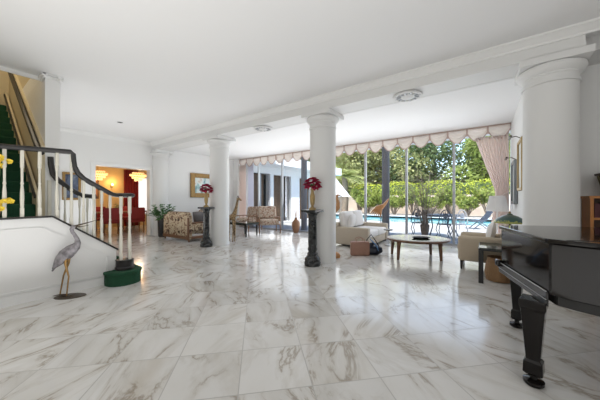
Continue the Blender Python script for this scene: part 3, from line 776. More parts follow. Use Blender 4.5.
# oval coffee table
t = thing('coffee_table', 'oval glass-topped wooden coffee table in front of the sofa', 'coffee table', (-1.10, 5.78, 0), R_(35.5))
obj('table_rim', MB().lathe([(.60, .355), (.64, .365), (.66, .39), (.655, .405), (.60, .405), (.60, .355)], n=56, sx=.95, sy=.82), M['walnut'], t, smooth=True)
obj('glass_top', MB().lathe([(0, .385), (.60, .385), (.60, .409), (0, .409)], n=56, sx=.95, sy=.82), M['glasstop'], t)
for x, y in ((-.47, -.22), (-.40, .30), (.30, -.32), (.40, .26)):
    obj('leg', MB().cyl((x*1.05, y*1.05, 0), (x, y, .365), .026, .042, 8), M['walnut'], t)
t = thing('tray', 'small dark shallow tray lying on the oval coffee table', 'tray', (-1.02, 5.72, .409), R_(35.5))
obj('dish', MB().lathe([(0, 0), (.14, 0), (.19, .025), (.185, .03), (.135, .010), (0, .008)], n=28, sy=.6), M['black'], t, smooth=True)

# ------------------------------------------------------------------ right seating corner
t = thing('armchair', 'beige upholstered armchair facing the oval coffee table', 'armchair', (-.36, 5.20, 0))
# faces -x
Wc, Dc = .80, .80
obj('seat_base', MB().rbox(.02, Dc-.08, .10, Wc-.10, .16, .32, .03), M['beige'], t, smooth=True)
obj('seat_cushion', MB().rbox(.0, Dc-.22, .14, Wc-.14, .30, .44, .05), M['beige'], t, smooth=True)
obj('arm', MB().rbox(.02, Dc, 0, .14, .15, .58, .05), M['beige'], t, smooth=True)
obj('arm', MB().rbox(.02, Dc, Wc-.14, Wc, .15, .58, .05), M['beige'], t, smooth=True)
mb = MB().rbox(0, .16, .03, Wc-.03, 0, .62, .07).xf(Matrix.Translation((Dc-.22, 0, .18)) @ Matrix.Rotation(R_(8), 4, 'Y'))
obj('backrest', mb, M['beige'], t, smooth=True)
for x in (.07, Dc-.08):
    for y in (.06, Wc-.06): obj('leg', MB().cyl((x, y, 0), (x, y, .17), .014, .024, 8), M['blackwood'], t)
pillow((.10, 5.66, .44), 90, 10, .38, 'white pillow on the beige armchair', M['whitefab'], .14)

t = thing('side_table', 'black side table with a glass top beside the beige armchair', 'side table', (-.04, 4.50, 0))
obj('top', MB().box(0, .44, 0, .64, .47, .50), M['blackwood'], t, bevel=.004)
obj('glass_sheet', MB().box(.012, .428, .012, .628, .50, .51), M['glasstop'], t)
for x in (0, .38):
    for y in (0, .58): obj('leg', MB().box(x, x+.06, y, y+.06, 0, .47), M['blackwood'], t, bevel=.004)
t = thing('wicker_basket', 'round woven wicker basket under the black side table', 'basket', (.20, 4.80, 0))
obj('body', MB().lathe([(.12, 0), (.15, .01), (.17, .12), (.155, .24), (.13, .32), (.14, .35), (.125, .35), (.115, .32), (.14, .2), (.13, .02), (0, .015)], n=32), M['wicker'], t, smooth=True)

def tiffany():
    m = bpy.data.materials.new('stained_glass'); m.use_nodes = True; n = m.node_tree.nodes; L = m.node_tree.links
    b = n['Principled BSDF']; b.inputs['Roughness'].default_value = .3
    tc = n.new('ShaderNodeTexCoord'); sp = n.new('ShaderNodeSeparateXYZ'); L.new(tc.outputs['Object'], sp.inputs[0])
    r = ramp(n, [(.0, (.42, .40, .10)), (.36, (.34, .36, .08)), (.42, (.03, .09, .07)), (.7, (.02, .07, .065)), (1, (.05, .08, .05))])
    mp = n.new('ShaderNodeMapRange'); mp.inputs[1].default_value = .40; mp.inputs[2].default_value = .56; L.new(sp.outputs[2], mp.inputs[0])
    vo = n.new('ShaderNodeTexVoronoi'); vo.inputs['Scale'].default_value = 38; L.new(tc.outputs['Object'], vo.inputs[0])
    ad = n.new('ShaderNodeMath'); ad.operation = 'MULTIPLY_ADD'; ad.inputs[1].default_value = .35; L.new(vo.outputs[0], ad.inputs[0]); L.new(mp.outputs[0], ad.inputs[2])
    L.new(ad.outputs[0], r.inputs[0]); L.new(r.outputs[0], b.inputs['Base Color']); return m
M['tiffany'] = tiffany()
t = thing('table_lamp', 'stained glass table lamp with dark green shade and yellow edge', 'lamp', (.345, 4.99, .511)); t.scale = (1, 1, .86)
obj('lamp_base', MB().lathe([(.08, 0), (.085, .012), (.05, .03), (.02, .06), (.028, .14), (.018, .2), (.012, .36), (.012, .50)], n=20), M['beak'], t, smooth=True)
obj('lamp_shade', MB().lathe([(.012, .565), (.03, .56), (.04, .54), (.10, .515), (.165, .465), (.205, .405), (.20, .395), (.16, .455), (.10, .505), (.04, .53)], n=40), M['tiffany'], t, smooth=True)
obj('finial', MB().lathe([(.012, .56), (.018, .58), (.006, .60), (0, .605)], n=12), M['brass'], t, smooth=True)
t = thing('floor_lamp', 'lamp with a wide white pleated shade before the pink curtain', 'lamp', (.27, 6.95, 0))
obj('lamp_base', MB().lathe([(.14, 0), (.14, .02), (.03, .05), (.015, .08), (.015, 1.12)], n=20), M['whiteshade'], t, smooth=True)
b = MB(); n_ = 48; vs_ = []
for r, z in ((.205, .96), (.20, .98), (.14, 1.24), (.135, 1.29)):
    for k in range(n_): a = 2*math.pi*k/n_; rr = r*(1+.025*(k % 2)); vs_.append((rr*math.cos(a), rr*math.sin(a), z))
b.add(vs_, [(i*n_+k, i*n_+(k+1) % n_, (i+1)*n_+(k+1) % n_, (i+1)*n_+k) for i in range(3) for k in range(n_)])
obj('lamp_shade', b, M['whiteshade'], t, thick=.004)

# pictures with picture lights on the sunroom's right wall
pg = patmat('picture_greys', [(.4, (.25, .27, .28)), (.6, (.45, .46, .45))], 4, .5)
py = patmat('picture_pale', [(.35, (.70, .70, .66)), (.6, (.5, .52, .48))], 4, .5)
framed('picture', 'tall grey framed picture with a small light on the right sunroom wall', 'picture', XR, 6.35, 7.05, 1.12, 1.98, .06, M['greyframe'], pg, -1, .06)
framed('picture', 'tall yellow-gold framed picture on the right wall beside the big column', 'picture', XR, 5.35, 5.98, 1.36, 2.22, .05, M['brass'], py, -1, .05)
for y, z, l in ((6.6, 2.0, 'small dark picture light above the grey framed picture'), (5.75, 2.25, 'small dark picture light above the yellow-gold picture')):
    t = thing('picture_light', l, 'picture light', (XR, y, z), 0)
    obj('arm', MB().tube([(0, 0, 0), (-.08, 0, .05), (-.16, 0, .04)], .008, 6), M['beak'], t)
    obj('hood', MB().cyl((-.16, -.15, .035), (-.16, .15, .035), .018, None, 10), M['beak'], t)

# ------------------------------------------------------------------ drapery
def wavy(x_of, z0, z1, y, amp, folds, nz=14, nx=90, seed=0):
    # x_of(u, v): x of fold u at height v (0 bottom, 1 top)
    rows = []
    for j in range(nz+1):
        v = j/nz; z = z0+(z1-z0)*v; r = []
        for i in range(nx+1):
            u = i/nx; x, am = x_of(u, v)
            r.append((x, y+amp*am*math.sin(u*folds*2*math.pi+.5*math.sin(3*v+seed)), z))
        rows.append(r)
    return MB().sheet(rows)
def rx(u, v):
    # tied back at v about .45 towards the right wall
    if v > .52: k = (v-.52)/.48; left = .26-.40*k**1.0; right = .52-.02*k
    elif v > .46: left = .26; right = .50
    else: k = (.46-v)/.46; left = .26-.16*k; right = .50
    wd = right-left
    return left+wd*u, .55+.45*min(1, wd/.6)
t = thing('curtain', 'pale pink curtain tied back at the right end of the glass doors', 'curtain', (.3, 7.62, 0), 0, 'pink curtains')
obj('drape', wavy(rx, .02, 2.72, 7.60, .035, 9, 24, 110), M['pink'], t, world=True, smooth=True, thick=.004)
obj('tieback', MB().tube([(.20, 7.55, 1.24), (.28, 7.53, 1.26), (.40, 7.53, 1.33), (.54, 7.60, 1.42)], [.02, .03, .03, .02], 8, sq=(1.5, .5)), M['pink'], t, world=True, smooth=True)
t = thing('curtain', 'pale pink curtain hanging at the far left end of the glass doors', 'curtain', (-8.55, 7.62, 0), 0, 'pink curtains')
obj('drape', wavy(lambda u, v: (-8.74+.42*u, 1), .02, 2.72, 7.62, .035, 7, 6, 80), M['pink'], t, world=True, smooth=True, thick=.004)
t = thing('curtain', 'lilac-blue sheer curtain beside the left pink curtain', 'curtain', (-8.2, 7.70, 0))
obj('drape', wavy(lambda u, v: (-8.30+.35*u, 1), .02, 2.80, 7.72, .02, 6, 4, 60), M['bluecurtain'], t, world=True, smooth=True, thick=.003)
# swag valance
t = thing('swag_valance', 'long scalloped pink valance above the glass doors', 'valance', (-4.25, 7.68, 2.98))
NS = 22; x0 = -8.74; sw = (XR-.02-x0)/NS
obj('heading', MB().box(x0, XR-.005, 7.66, 7.70, 2.93, SZ-.002), M['swagtrim'], t, world=True)
for k in range(NS):
    rows = []; xa = x0+k*sw
    for j in range(9):
        v = j/8; r = []
        for i in range(13):
            u = i/12; sag = 4*u*(1-u)
            zt = 2.985-.02*v; z = 2.975-v*(.11+.22*sag)
            r.append((xa+sw*u, 7.655-.05*sag*math.sin(math.pi*min(1, v*1.1))-.012*abs(math.sin(v*4*math.pi))*(.4+sag), z))
        rows.append(r)
    s_ = obj('swag', MB().sheet(rows), M['swag'], t, world=True, smooth=True, thick=.004)
    obj('swag_fringe', MB().tube([(xa+sw*u/12, 7.645-.015*4*(u/12)*(1-u/12), 2.975-(.11+.22*4*(u/12)*(1-u/12))) for u in range(13)], .013, 6), M['swagtrim'], s_, world=False)
    f_ = [o for o in COL.objects if o.parent == s_][-1]
    # keep the fringe in its place below the hierarchy
    for vtx in f_.data.vertices: vtx.co -= t.location
    obj('tab', MB().box(xa-.018, xa+.018, 7.635, 7.665, 2.80, 2.975), M['swagtrim'], t, world=True)

# ------------------------------------------------------------------ bookcase and basket at the right edge
t = thing('bookcase', 'honey-coloured wooden bookcase at the right edge behind the piano', 'bookcase', (1.07, 4.56, 0))
Wb, Db, Hb = .95, .33, 1.22
for x in (0, Wb-.03): obj('side_panel', MB().box(x, x+.03, 0, Db, 0, Hb), M['orangewood'], t)
obj('top', MB().box(-.01, Wb+.01, -.01, Db, Hb, Hb+.03), M['orangewood'], t)
obj('back_panel', MB().box(.03, Wb-.03, Db-.015, Db, 0, Hb), M['walnut'], t)
for z in (.05, .35, .65, .96): obj('shelf', MB().box(.03, Wb-.03, .01, Db-.015, z, z+.025), M['orangewood'], t)
rb = random.Random(3)
bc = ['dark', (.03, .03, .05), (.10, .02, .02), (.02, .05, .04), (.08, .06, .03)]
bmats = [mat('book_cover_'+n_, c_, .6) for n_, c_ in (('navy', (.02, .025, .05)), ('maroon', (.08, .015, .02)), ('green', (.015, .04, .03)), ('brown', (.06, .035, .02)))]
cn = ['navy', 'maroon', 'green', 'brown']
for si, z in enumerate((.675, .985)):
    x = .05; k = 0
    while x < .82:
        wd = .035+.012*((k*7+si*3) % 4); hgt = .17+.012*((k*5) % 4); ci = (k*3+si) % 4
        bk = thing('book', '%s book standing on the bookcase %s shelf' % (cn[ci], 'top' if si else 'middle'), 'book', (1.07+x, 4.56, z), 0, '%s books on the %s shelf' % (cn[ci], 'top' if si else 'middle'))
        obj('cover', MB().box(0, .004, .06, .24, 0, hgt).box(wd-.004, wd, .06, .24, 0, hgt).box(0, wd, .056, .06, 0, hgt), bmats[ci], bk)
        obj('pages', MB().box(.004, wd-.004, .06, .235, .003, hgt-.005), M['whitefab'], bk)
        x += wd+.003; k += 1
t = thing('basket', 'dark woven basket with a wide rim on top of the bookcase', 'basket', (1.30, 4.72, 1.25))
obj('body', MB().lathe([(.07, 0), (.08, .01), (.11, .14), (.135, .25), (.12, .25), (.10, .14), (.07, .02), (0, .02)], n=28), patmat('dark_basket', [(.35, (.05, .04, .015)), (.6, (.20, .16, .07))], 40, .7, 'wave', dist=5), t, smooth=True)
obj('rim', MB().lathe([(.13, .245), (.155, .255), (.155, .275), (.13, .28), (.12, .265)], n=28), M['beak'], t, smooth=True)

# ------------------------------------------------------------------ piano
t = thing('piano', 'glossy black grand piano with a closed lid at the right', 'piano', (.9, 2.6, 0))
A = (.335, 2.165); B = (.143, 2.95)
def curve_side(k0=0):
    # bowed near side from A to the right, then the far side back to B
    pts = [(.335, 2.165), (.345, 2.145), (.42, 2.10), (.52, 2.06), (.65, 2.03), (.80, 2.015), (1.0, 2.02), (1.25, 2.06), (1.5, 2.13), (1.75, 2.25), (1.92, 2.42), (1.98, 2.65), (1.93, 2.90), (1.75, 3.10), (1.4, 3.22), (1.0, 3.27), (.6, 3.22), (.30, 3.10), (.17, 2.99)]
    return pts
rim = curve_side()+[(.146, 2.945)]
obj('case', MB().prism(rim, .62, .935, 'z'), M['piano'], t, world=True, bevel=.006)
def grow(pts, d):
    cx_ = sum(p[0] for p in pts)/len(pts); cy_ = sum(p[1] for p in pts)/len(pts); o = []
    for x, y in pts:
        v = Vector((x-cx_, y-cy_)); L_ = v.length; v = v*((L_+d)/L_); o.append((cx_+v.x, cy_+v.y))
    return o
lid = grow(rim, .022)
obj('lid', MB().prism(lid, .938, .965, 'z'), M['piano'], t, world=True, bevel=.005)
b = MB(); b.bar((.40, 2.10, .9665), (1.6, 2.62, .9665), .006, .002)
obj('lid_seam', b, M['black'], t, world=True)
# key slip and keybed in front
def off(p, d):
    v = Vector((B[0]-A[0], B[1]-A[1])).normalized(); nrm = Vector((-v.y, v.x)); return (p[0]+nrm.x*d, p[1]+nrm.y*d)
v_ = Vector((B[0]-A[0], B[1]-A[1])).normalized()
B2 = (B[0]+v_.x*.02, B[1]+v_.y*.02)
obj('keybed', MB().prism([A, off(A, .006), off(B2, .012), B2], .545, .625, 'z'), M['pianoslip'], t, world=True, bevel=.004)
obj('key_slip', MB().prism([A, off(A, .012), off(B2, .016), B2], .58, .635, 'z'), M['pianoslip'], t, world=True, bevel=.006)
b = MB(); o1 = off(A, .013); o2 = off(B2, .017)
b.bar((*o1, .636), (*o2, .636), .006, .004); b.bar((*o1, .585), (*o2, .585), .004, .003)
obj('trim_strip', b, M['alu'], t, world=True)
obj('arm_block', MB().prism([B2, off(B2, .045), off((B2[0]-v_.x*.06, B2[1]-v_.y*.06), .045), (B2[0]-v_.x*.06, B2[1]-v_.y*.06)], .60, .66, 'z'), M['piano'], t, world=True, bevel=.012)
inner = grow(rim, -.035)
obj('inner_frame', MB().prism(inner, .56, .62, 'z'), M['black'], t, world=True)
def pleg(x, y, s=1.0):
    l = obj('leg', MB().tube([(x, y, .56), (x, y, .51), (x, y, .49), (x, y, .17), (x, y, .155), (x, y, .085), (x, y, .07)], [q*s for q in (.092, .092, .082, .050, .066, .070, .05)], 4).xf(Matrix.Translation((x, y, 0)) @ Matrix.Rotation(R_(31), 4, 'Z') @ Matrix.Translation((-x, -y, 0))), M['piano'], t, world=True, bevel=.004)
    c_ = MB().lathe([(0, 0), (.045, 0), (.055, .012), (.055, .03), (.02, .04), (.018, .07)], (x, y, 0), 20)
    k_ = obj('caster', c_, M['piano'], l, smooth=True)
    for vtx in k_.data.vertices: vtx.co -= t.location
pleg(.275, 2.235); pleg(.27, 3.16, .8); pleg(1.62, 2.62)
obj('pedal_lyre', MB().box(1.30, 1.34, 2.55, 2.75, .08, .56).box(1.22, 1.34, 2.55, 2.75, .05, .09), M['piano'], t, world=True)
for y in (2.58, 2.65, 2.72): obj('pedal', MB().box(1.08, 1.24, y-.012, y+.012, .055, .07), M['brass'], t, world=True)

# ------------------------------------------------------------------ dining room
struct('wall_dining_far', MB().box(-13.4, -13.2, .5, 8.0, 0, CZ), M['yellowwall'])
struct('wall_dining_side', MB().box(-13.2, -9.27, 7.0, 7.15, 0, CZ), M['yellowwall'])
struct('wall_dining_near', MB().box(-13.2, -9.27, .5, .65, 0, CZ), M['yellowwall'])
struct('ceiling_dining', MB().box(-13.4, -9.27, .5, 7.15, CZ-.2, CZ+.1), M['ceiling'])
wn_ = struct('window_2', MB().box(-13.2, -13.16, 5.25, 6.6, .5, 2.3), M['trim'])
obj('pane', MB().box(-13.165, -13.155, 5.32, 6.53, .57, 2.23), M['winlight'], wn_)
def chandelier(loc, lab, e):
    t = thing('chandelier', lab, 'chandelier', loc, 0, 'lit crystal chandeliers'); t.scale = (.80, .80, .85)
    obj('rod', MB().cyl((0, 0, .12), (0, 0, (CZ-.2-loc[2])/.85), .012, None, 8), M['brass'], t)
    for r, z, h in ((.36, .05, .09), (.27, -.06, .10), (.16, -.17, .10), (.25, .15, .08)):
        b = MB(); n_ = int(r*80)
        for k in range(n_):
            a = 6.283*k/n_; b.tube([(r*math.cos(a), r*math.sin(a), z-h/2), (r*math.cos(a), r*math.sin(a), z+h/2)], [.016, .020], 5)
        b.lathe([(r-.012, z-.012), (r+.012, z-.012), (r+.012, z+.012), (r-.012, z+.012), (r-.012, z-.012)], n=32)
        for a in (0, 1.57, 3.14, 4.71): b.bar((0, 0, z), (r*math.cos(a), r*math.sin(a), z), .012, .012)
        obj('crystal_tier', b, M['crystal'], t)
    obj('frame_ring', MB().lathe([(.34, .09), (.36, .10), (.34, .11), (.30, .10)], n=28), M['brass'], t)
    light('chandelier_glow', 'POINT', (loc[0], loc[1], loc[2]-.45), e, (1, .72, .42), size=.15)
chandelier((-11.55, 4.68, 2.17), 'crystal chandelier in front of the red curtain', 24)
chandelier((-11.55, 3.32, 2.12), 'crystal chandelier partly hidden by the left jamb of the dining doorway', 16)
t = thing('wall_sconce', 'small glowing wall sconce on the yellow dining wall', 'wall lamp', (-13.2, 4.28, 1.85))
obj('plate', MB().box(0, .02, -.05, .05, -.12, .1), M['brass'], t)
obj('bulb', MB().ell((.10, 0, .02), .045, .045, .06), M['bulb'], t, smooth=True)
obj('arm', MB().tube([(.02, 0, -.05), (.10, 0, -.08), (.10, 0, -.03)], .01, 6), M['brass'], t)
light('sconce_glow', 'POINT', (-12.95, 4.28, 1.95), 9, (1, .65, .25), size=.05)
t = thing('curtain', 'deep red floor-length curtain in the dining room', 'curtain', (-13.1, 5.05, 0))
rows = []
for j in range(3):
    rows.append([(-13.10+.04*math.sin(i*.9), 4.72+.62*i/40, .02+2.55*j/2) for i in range(41)])
obj('drape', MB().sheet(rows), M['redcurtain'], t, world=True, smooth=True, thick=.006)
t = thing('cabinet_clock', 'tall dark brown wooden frame on the dining wall beside the sconce', 'wall ornament', (-13.2, 3.66, 1.35))
obj('frame', MB().box(0, .06, -.16, .16, -.1, .95), M['walnut'], t, bevel=.02)
obj('face', MB().box(.06, .07, -.10, .10, 0, .85), M['orangewood'], t)
t = thing('dining_table', 'dark wooden dining table seen through the doorway', 'dining table', (-11.3, 4.2, 0))
obj('top', MB().rbox(-.55, .55, -1.1, 1.1, .72, .76, .02), M['walnut'], t, smooth=True)
for x in (-.42, .42):
    for y in (-.9, .9): obj('leg', MB().cyl((x, y, 0), (x, y, .72), .03, .045, 8), M['walnut'], t)
def red_chair(loc, rz, lab):
    t = thing('dining_chair', lab, 'chair', loc, R_(rz), 'red upholstered dining chairs')
    obj('seat', MB().rbox(-.24, .24, -.24, .24, .40, .50, .03), M['redchair'], t, smooth=True)
    obj('backrest', MB().rbox(-.23, .23, -.27, -.20, .50, .93, .03), M['redchair'], t, smooth=True)
    for x in (-.2, .2):
        for y in (-.2, .2): obj('leg', MB().cyl((x, y, 0), (x, y, .41), .016, .022, 6), M['walnut'], t)
    return t
ch = red_chair((-10.35, 3.35, 0), 75, 'red dining chair nearest the left doorway jamb')
dup(ch, (-10.35, 4.1, 0), R_(88), 'red dining chair in the middle of the doorway view, its back to the hall')
dup(ch, (-10.28, 4.92, 0), R_(100), 'red dining chair seen beside the farthest column')
dup(ch, (-12.2, 3.6, 0), R_(-90), 'red dining chair across the table, below the sconce')
dup(ch, (-12.2, 4.5, 0), R_(-90), 'red dining chair across the table, before the red curtain')
t = thing('centrepiece_plant', 'small green plant on the dining table', 'plant', (-11.3, 3.85, .76))
obj('bowl', MB().lathe([(.05, 0), (.09, .06), (.10, .10), (.08, .10), (0, .05)], n=16), M['potblack'], t)
leafy('foliage', (0, 0, .08), 16, .2, .25, .10, .04, M['leaf'], t, seed=4)

# ------------------------------------------------------------------ outdoors
struct('porch_floor', MB().box(-10, 6, YB+.05, 9.6, -.14, -.01), M['porch'])
c = MB(); c.box(-30, 30, 9.6, 14.5, -.14, -.02); c.box(-30, 30, 19.5, 24, -.14, -.02); c.box(-30, -15, 14.5, 19.5, -.14, -.02); c.box(8, 30, 14.5, 19.5, -.14, -.02)
struct('pool_deck', c, M['deck'])
struct('ground', MB().box(-60, 60, 24, 90, -.3, -.04), M['soil'])
c = MB(); c.box(-15, 8, 14.25, 14.5, -.02, .0); c.box(-15, 8, 19.5, 19.85, -.02, .04); c.box(-15.2, -15, 14.25, 19.85, -.02, .0); c.box(8, 8.2, 14.25, 19.85, -.02, .0)
struct('pool_coping', c, M['coping'])
c = MB(); c.box(-15, 8, 14.48, 14.5, -1.5, -.02); c.box(-15, 8, 19.5, 19.52, -1.5, -.02); c.box(-15, 8, 14.5, 19.5, -1.52, -1.5)
struct('pool_shell', c, M['pooltile'])
o = obj('pool_water', MB().box(-15, 8, 14.5, 19.5, -.4, -.13), M['water']); tag(o, 'turquoise swimming pool water beyond the glass doors', 'water', kind='stuff')
# porch roof and its pillars
struct('porch_roof', MB().box(-10, 6, YB+.15, 8.8, 2.98, 3.2), M['stucco'])
def ppillar(x, lab):
    t = thing('porch_pillar', lab, 'pillar', (x, 8.55, -.01), 0, 'dark porch pillars')
    obj('shaft', MB().lathe([(.12, 0), (.12, 2.99)], n=24), M['darkpillar'], t, smooth=True)
    obj('base', MB().lathe([(.14, 0), (.14, .06), (.12, .08)], n=24), M['darkpillar'], t)
ppillar(-2.60, 'dark round porch pillar right of the white sofa'); ppillar(-5.90, 'dark round porch pillar just left of the middle column')
# house roof over everything
struct('roof', MB().box(-13.5, 4.8, -4.3, 8.0, 5.8, 6.0), M['stucco'])
struct('roof_edge', MB().box(-9.3, .8, YB, 8.0, 3.2, 3.8), M['stucco'])
# wing of the house on the left, with curtained windows
wg = MB(); WX = -8.6
wins = [(8.35, 9.5), (9.75, 11.2), (12.0, 13.6)]
yy = [8.0]+[q for w_ in wins for q in w_]+[15.0]
for a, b_ in zip(yy[::2], yy[1::2]): wg.box(WX-.3, WX, a, b_, 0, 3.4)
for a, b_ in wins: wg.box(WX-.3, WX, a, b_, 2.5, 3.4); wg.box(WX-.3, WX, a, b_, 0, .05)
wg.box(WX-4, WX-.3, 14.8, 15, 0, 3.4)
hw = thing('house_wing', 'white wing of the house outside with dark curtained windows', 'building', (WX, 11.5, 0))
obj('wall', wg, M['stucco'], hw, world=True)
obj('eaves', MB().box(WX-4, WX+.9, 8.0, 15.6, 2.85, 3.0).box(WX-4, WX+.9, 8.0, 15.6, 3.0, 3.3), M['stucco'], hw, world=True)
M['browncurtain'] = mat('brown_drape', (.20, .13, .085), .8, var=.3, scale=5)
for a, b_ in wins:
    f_ = obj('window', MB().box(WX-.14, WX-.10, a, a+.05, .05, 2.5).box(WX-.14, WX-.10, b_-.05, b_, .05, 2.5).box(WX-.14, WX-.10, (a+b_)/2-.025, (a+b_)/2+.025, .05, 2.5), M['alu'], hw, world=True)
    obj('dark_room', MB().box(WX-.6, WX-.5, a-.1, b_+.1, 0, 2.6), M['black'], hw, world=True)
    rows = [[(WX-.30+.03*math.sin(i*1.3), a+(b_-a)*(.22+.62*i/24), .06+2.42*j) for i in range(25)] for j in range(2)]
    obj('brown_drape', MB().sheet(rows), M['browncurtain'], hw, world=True, smooth=True, thick=.004)

# white parasol
t = thing('parasol', 'steep white garden parasol outside, just right of the middle column', 'parasol', (-5.25, 9.75, -.02), R_(20))
t.scale = (1, 1, 1)
n_ = 8; vs_ = [(0, 0, 2.35)]+[(.78*math.cos(6.2832*k/n_), .78*math.sin(6.2832*k/n_), 1.36) for k in range(n_)]
obj('canopy', MB().add(vs_, [(0, 1+k, 1+(k+1) % n_) for k in range(n_)]), M['stucco'], t, thick=.008)
obj('pole', MB().cyl((0, 0, 0), (0, 0, 2.6), .022, None, 10), M['whiteiron'], t)
obj('foot', MB().lathe([(.22, 0), (.22, .05), (.03, .08)], n=20), M['iron'], t)

# patio table, chairs and planter
t = thing('patio_table', 'grey cast iron patio table on the porch beyond the glass', 'patio table', (-1.15, 9.80, -.02), R_(35.5))
obj('top', MB().lathe([(0, .67), (.60, .67), (.64, .69), (.64, .73), (0, .73)], n=32, sy=.8), M['iron'], t)
for x, y in ((-.42, -.2), (.42, -.2), (-.42, .2), (.42, .2)):
    obj('leg', MB().tube([(x*1.15, y*1.15, 0), (x*.8, y*.8, .35), (x, y, .70)], [.022, .018, .022], 6), M['iron'], t, smooth=True)
def iron_chair(loc, rz, lab, m):
    t = thing('patio_chair', lab, 'patio chair', loc, R_(rz), 'cast iron patio chairs')
    obj('seat', MB().lathe([(0, .43), (.21, .43), (.22, .445), (0, .45)], n=20), m, t)
    b = MB().tube([(.19*math.cos(a), -.17-.02*math.sin(a), .46+.44*math.sin(a)) for a in [math.pi*i/12 for i in range(13)]], .016, 6)
    for x in (-.12, -.06, 0, .06, .12): b.tube([(x*.6, -.17, .45), (x, -.185, .86-abs(x)*.7)], .010, 5)
    b.ell((0, -.19, .72), .08, .012, .08)
    obj('backrest', b, m, t, smooth=True)
    for x in (-.15, .15):
        for y in (-.15, .15): obj('leg', MB().tube([(x, y, .43), (x*1.25, y*1.25, .25), (x*.95, y*.95, .12), (x*1.35, y*1.35, 0)], .013, 6), m, t, smooth=True)
    return t
iron_chair((-1.75, 9.35, -.01), 0, 'grey iron patio chair left of the patio table, by the planter', M['iron'])
iron_chair((-.98, 9.25, -.01), 20, 'grey iron patio chair pushed in front of the patio table', M['iron'])
iron_chair((-.62, 9.55, -.01), 40, 'white ornate iron patio chair right of the patio table', M['whiteiron'])
# deck chair
t = thing('deck_chair', 'grey slanted folding deck chair beside the pool, above the armchair', 'deck chair', (.05, 13.2, -.02), R_(20))
obj('backrest', MB().bar((.0, 0, .35), (.42, 0, 1.02), .5, .03), M['iron'], t)
obj('seat', MB().bar((.0, 0, .35), (-.5, 0, .32), .5, .03), M['iron'], t)
for y in (-.24, .24):
    obj('leg', MB().bar((.2, y, 0), (-.25, y, .36), .03, .03), M['iron'], t); obj('leg', MB().bar((-.45, y, 0), (.1, y, .50), .03, .03), M['iron'], t)

def shrub(name, lab, cat, loc, stems, h, spread, nleaf, L, lm, bm, seed, group=None, r0=.03, pot=None, z0=.0):
    rnd = random.Random(seed); t = thing(name, lab, cat, loc, 0, group)
    b = MB(); lf = MB()
    for k in range(stems):
        a = rnd.random()*6.28; s = spread*(.25+.75*rnd.random()); hh = h*(.6+.4*rnd.random())
        p0 = Vector((.07*math.cos(a), .07*math.sin(a), z0)); p1 = Vector((s*.35*math.cos(a), s*.35*math.sin(a), z0+hh*.5)); p2 = Vector((s*math.cos(a), s*math.sin(a), z0+hh))
        b.tube([p0, p1, p2], [r0, r0*.7, r0*.25], 5)
        for q in range(3):
            f_ = .4+.2*q; pa = p1.lerp(p2, f_-.2); d = Vector((rnd.uniform(-1, 1), rnd.uniform(-1, 1), .8))*spread*.35
            b.tube([pa, pa+d], [r0*.35, r0*.15], 4, cap=False)
            for _ in range(nleaf//3):
                p = pa+d*rnd.random(); lf.leaf(p, L*rnd.uniform(.6, 1.3), L*.4, (rnd.uniform(-1, 1), rnd.uniform(-1, 1), rnd.uniform(-.6, .8)), (rnd.uniform(-1, 1), rnd.uniform(-1, 1), 1))
    obj('stems', b, bm, t)
    if nleaf: obj('foliage', lf, lm, t)
    return t
t = shrub('potted_shrub', 'bare-branched shrub in a tall pot on the porch, behind the coffee table', 'potted shrub', (-1.47, 8.87, -.01), 30, 2.0, 1.2, 3, .07, M['dryleaf'], M['dryleaf'], 5, r0=.009, z0=.40)
obj('pot', MB().lathe([(.12, 0), (.13, .03), (.09, .10), (.12, .25), (.14, .42), (.12, .44), (0, .42)], n=20), M['bark'], t, smooth=True)
b = MB()
for k in range(7):
    a = k*.9; b.tube([(.05*math.cos(a), .05*math.sin(a), .4), (.07*math.cos(a+.5), .07*math.sin(a+.5), .9)], [.02, .012], 6)
obj('trunks', b, M['bark'], t)

# garden wall, hedge
struct('garden_wall', MB().box(-35, 30, 24.0, 24.25, -.1, 1.62), M['gardenwall'])
def leafcloud(lf, c, r, n, L, rnd, shell=.55):
    for _ in range(n):
        d = Vector((rnd.gauss(0, 1), rnd.gauss(0, 1), rnd.gauss(0, 1))).normalized()
        k = shell+(1-shell)*rnd.random()
        p = Vector(c)+Vector((d.x*r[0], d.y*r[1], d.z*r[2]))*k
        q = (d+Vector((rnd.uniform(-.8, .8), rnd.uniform(-.8, .8), rnd.uniform(-.8, .5)))).normalized()
        lf.leaf(p, L*rnd.uniform(.6, 1.4), L*.55, q, (rnd.uniform(-1, 1), rnd.uniform(-1, 1), 1))
rnd = random.Random(11)
lf = MB()
for i in range(9000):
    x = rnd.uniform(-24, 12); zz = rnd.uniform(1.4, 2.75+.12*math.sin(x*1.7)); y = 24.95+rnd.uniform(-.55, .6)
    lf.leaf((x, y, zz), .22, .13, (rnd.uniform(-1, 1), rnd.uniform(-1, .3), rnd.uniform(-.3, 1)), (rnd.uniform(-1, 1), -1, 1))
hd = thing('hedge', 'long bright yellow-green hedge along the garden wall', 'hedge', (-6, 24.95, -.04))
obj('foliage', lf, M['hedgeleaf'], hd, world=True); obj('hedge_core', MB().box(-24, 12, 24.7, 25.2, 0, 2.6), M['darkleaf'], hd, world=True)
spots = [(-16.0, 22.9, 'left end beside the parasol'), (-12.6, 23.1, 'behind the dark porch pillar'), (-9.2, 22.8, 'left of the porch planter'), (-7.3, 23.0, 'straight behind the patio table'), (-4.6, 22.8, 'behind the white patio chair'), (-2.0, 23.1, 'left of the deck chair'), (.4, 22.8, 'near the pink curtain edge')]
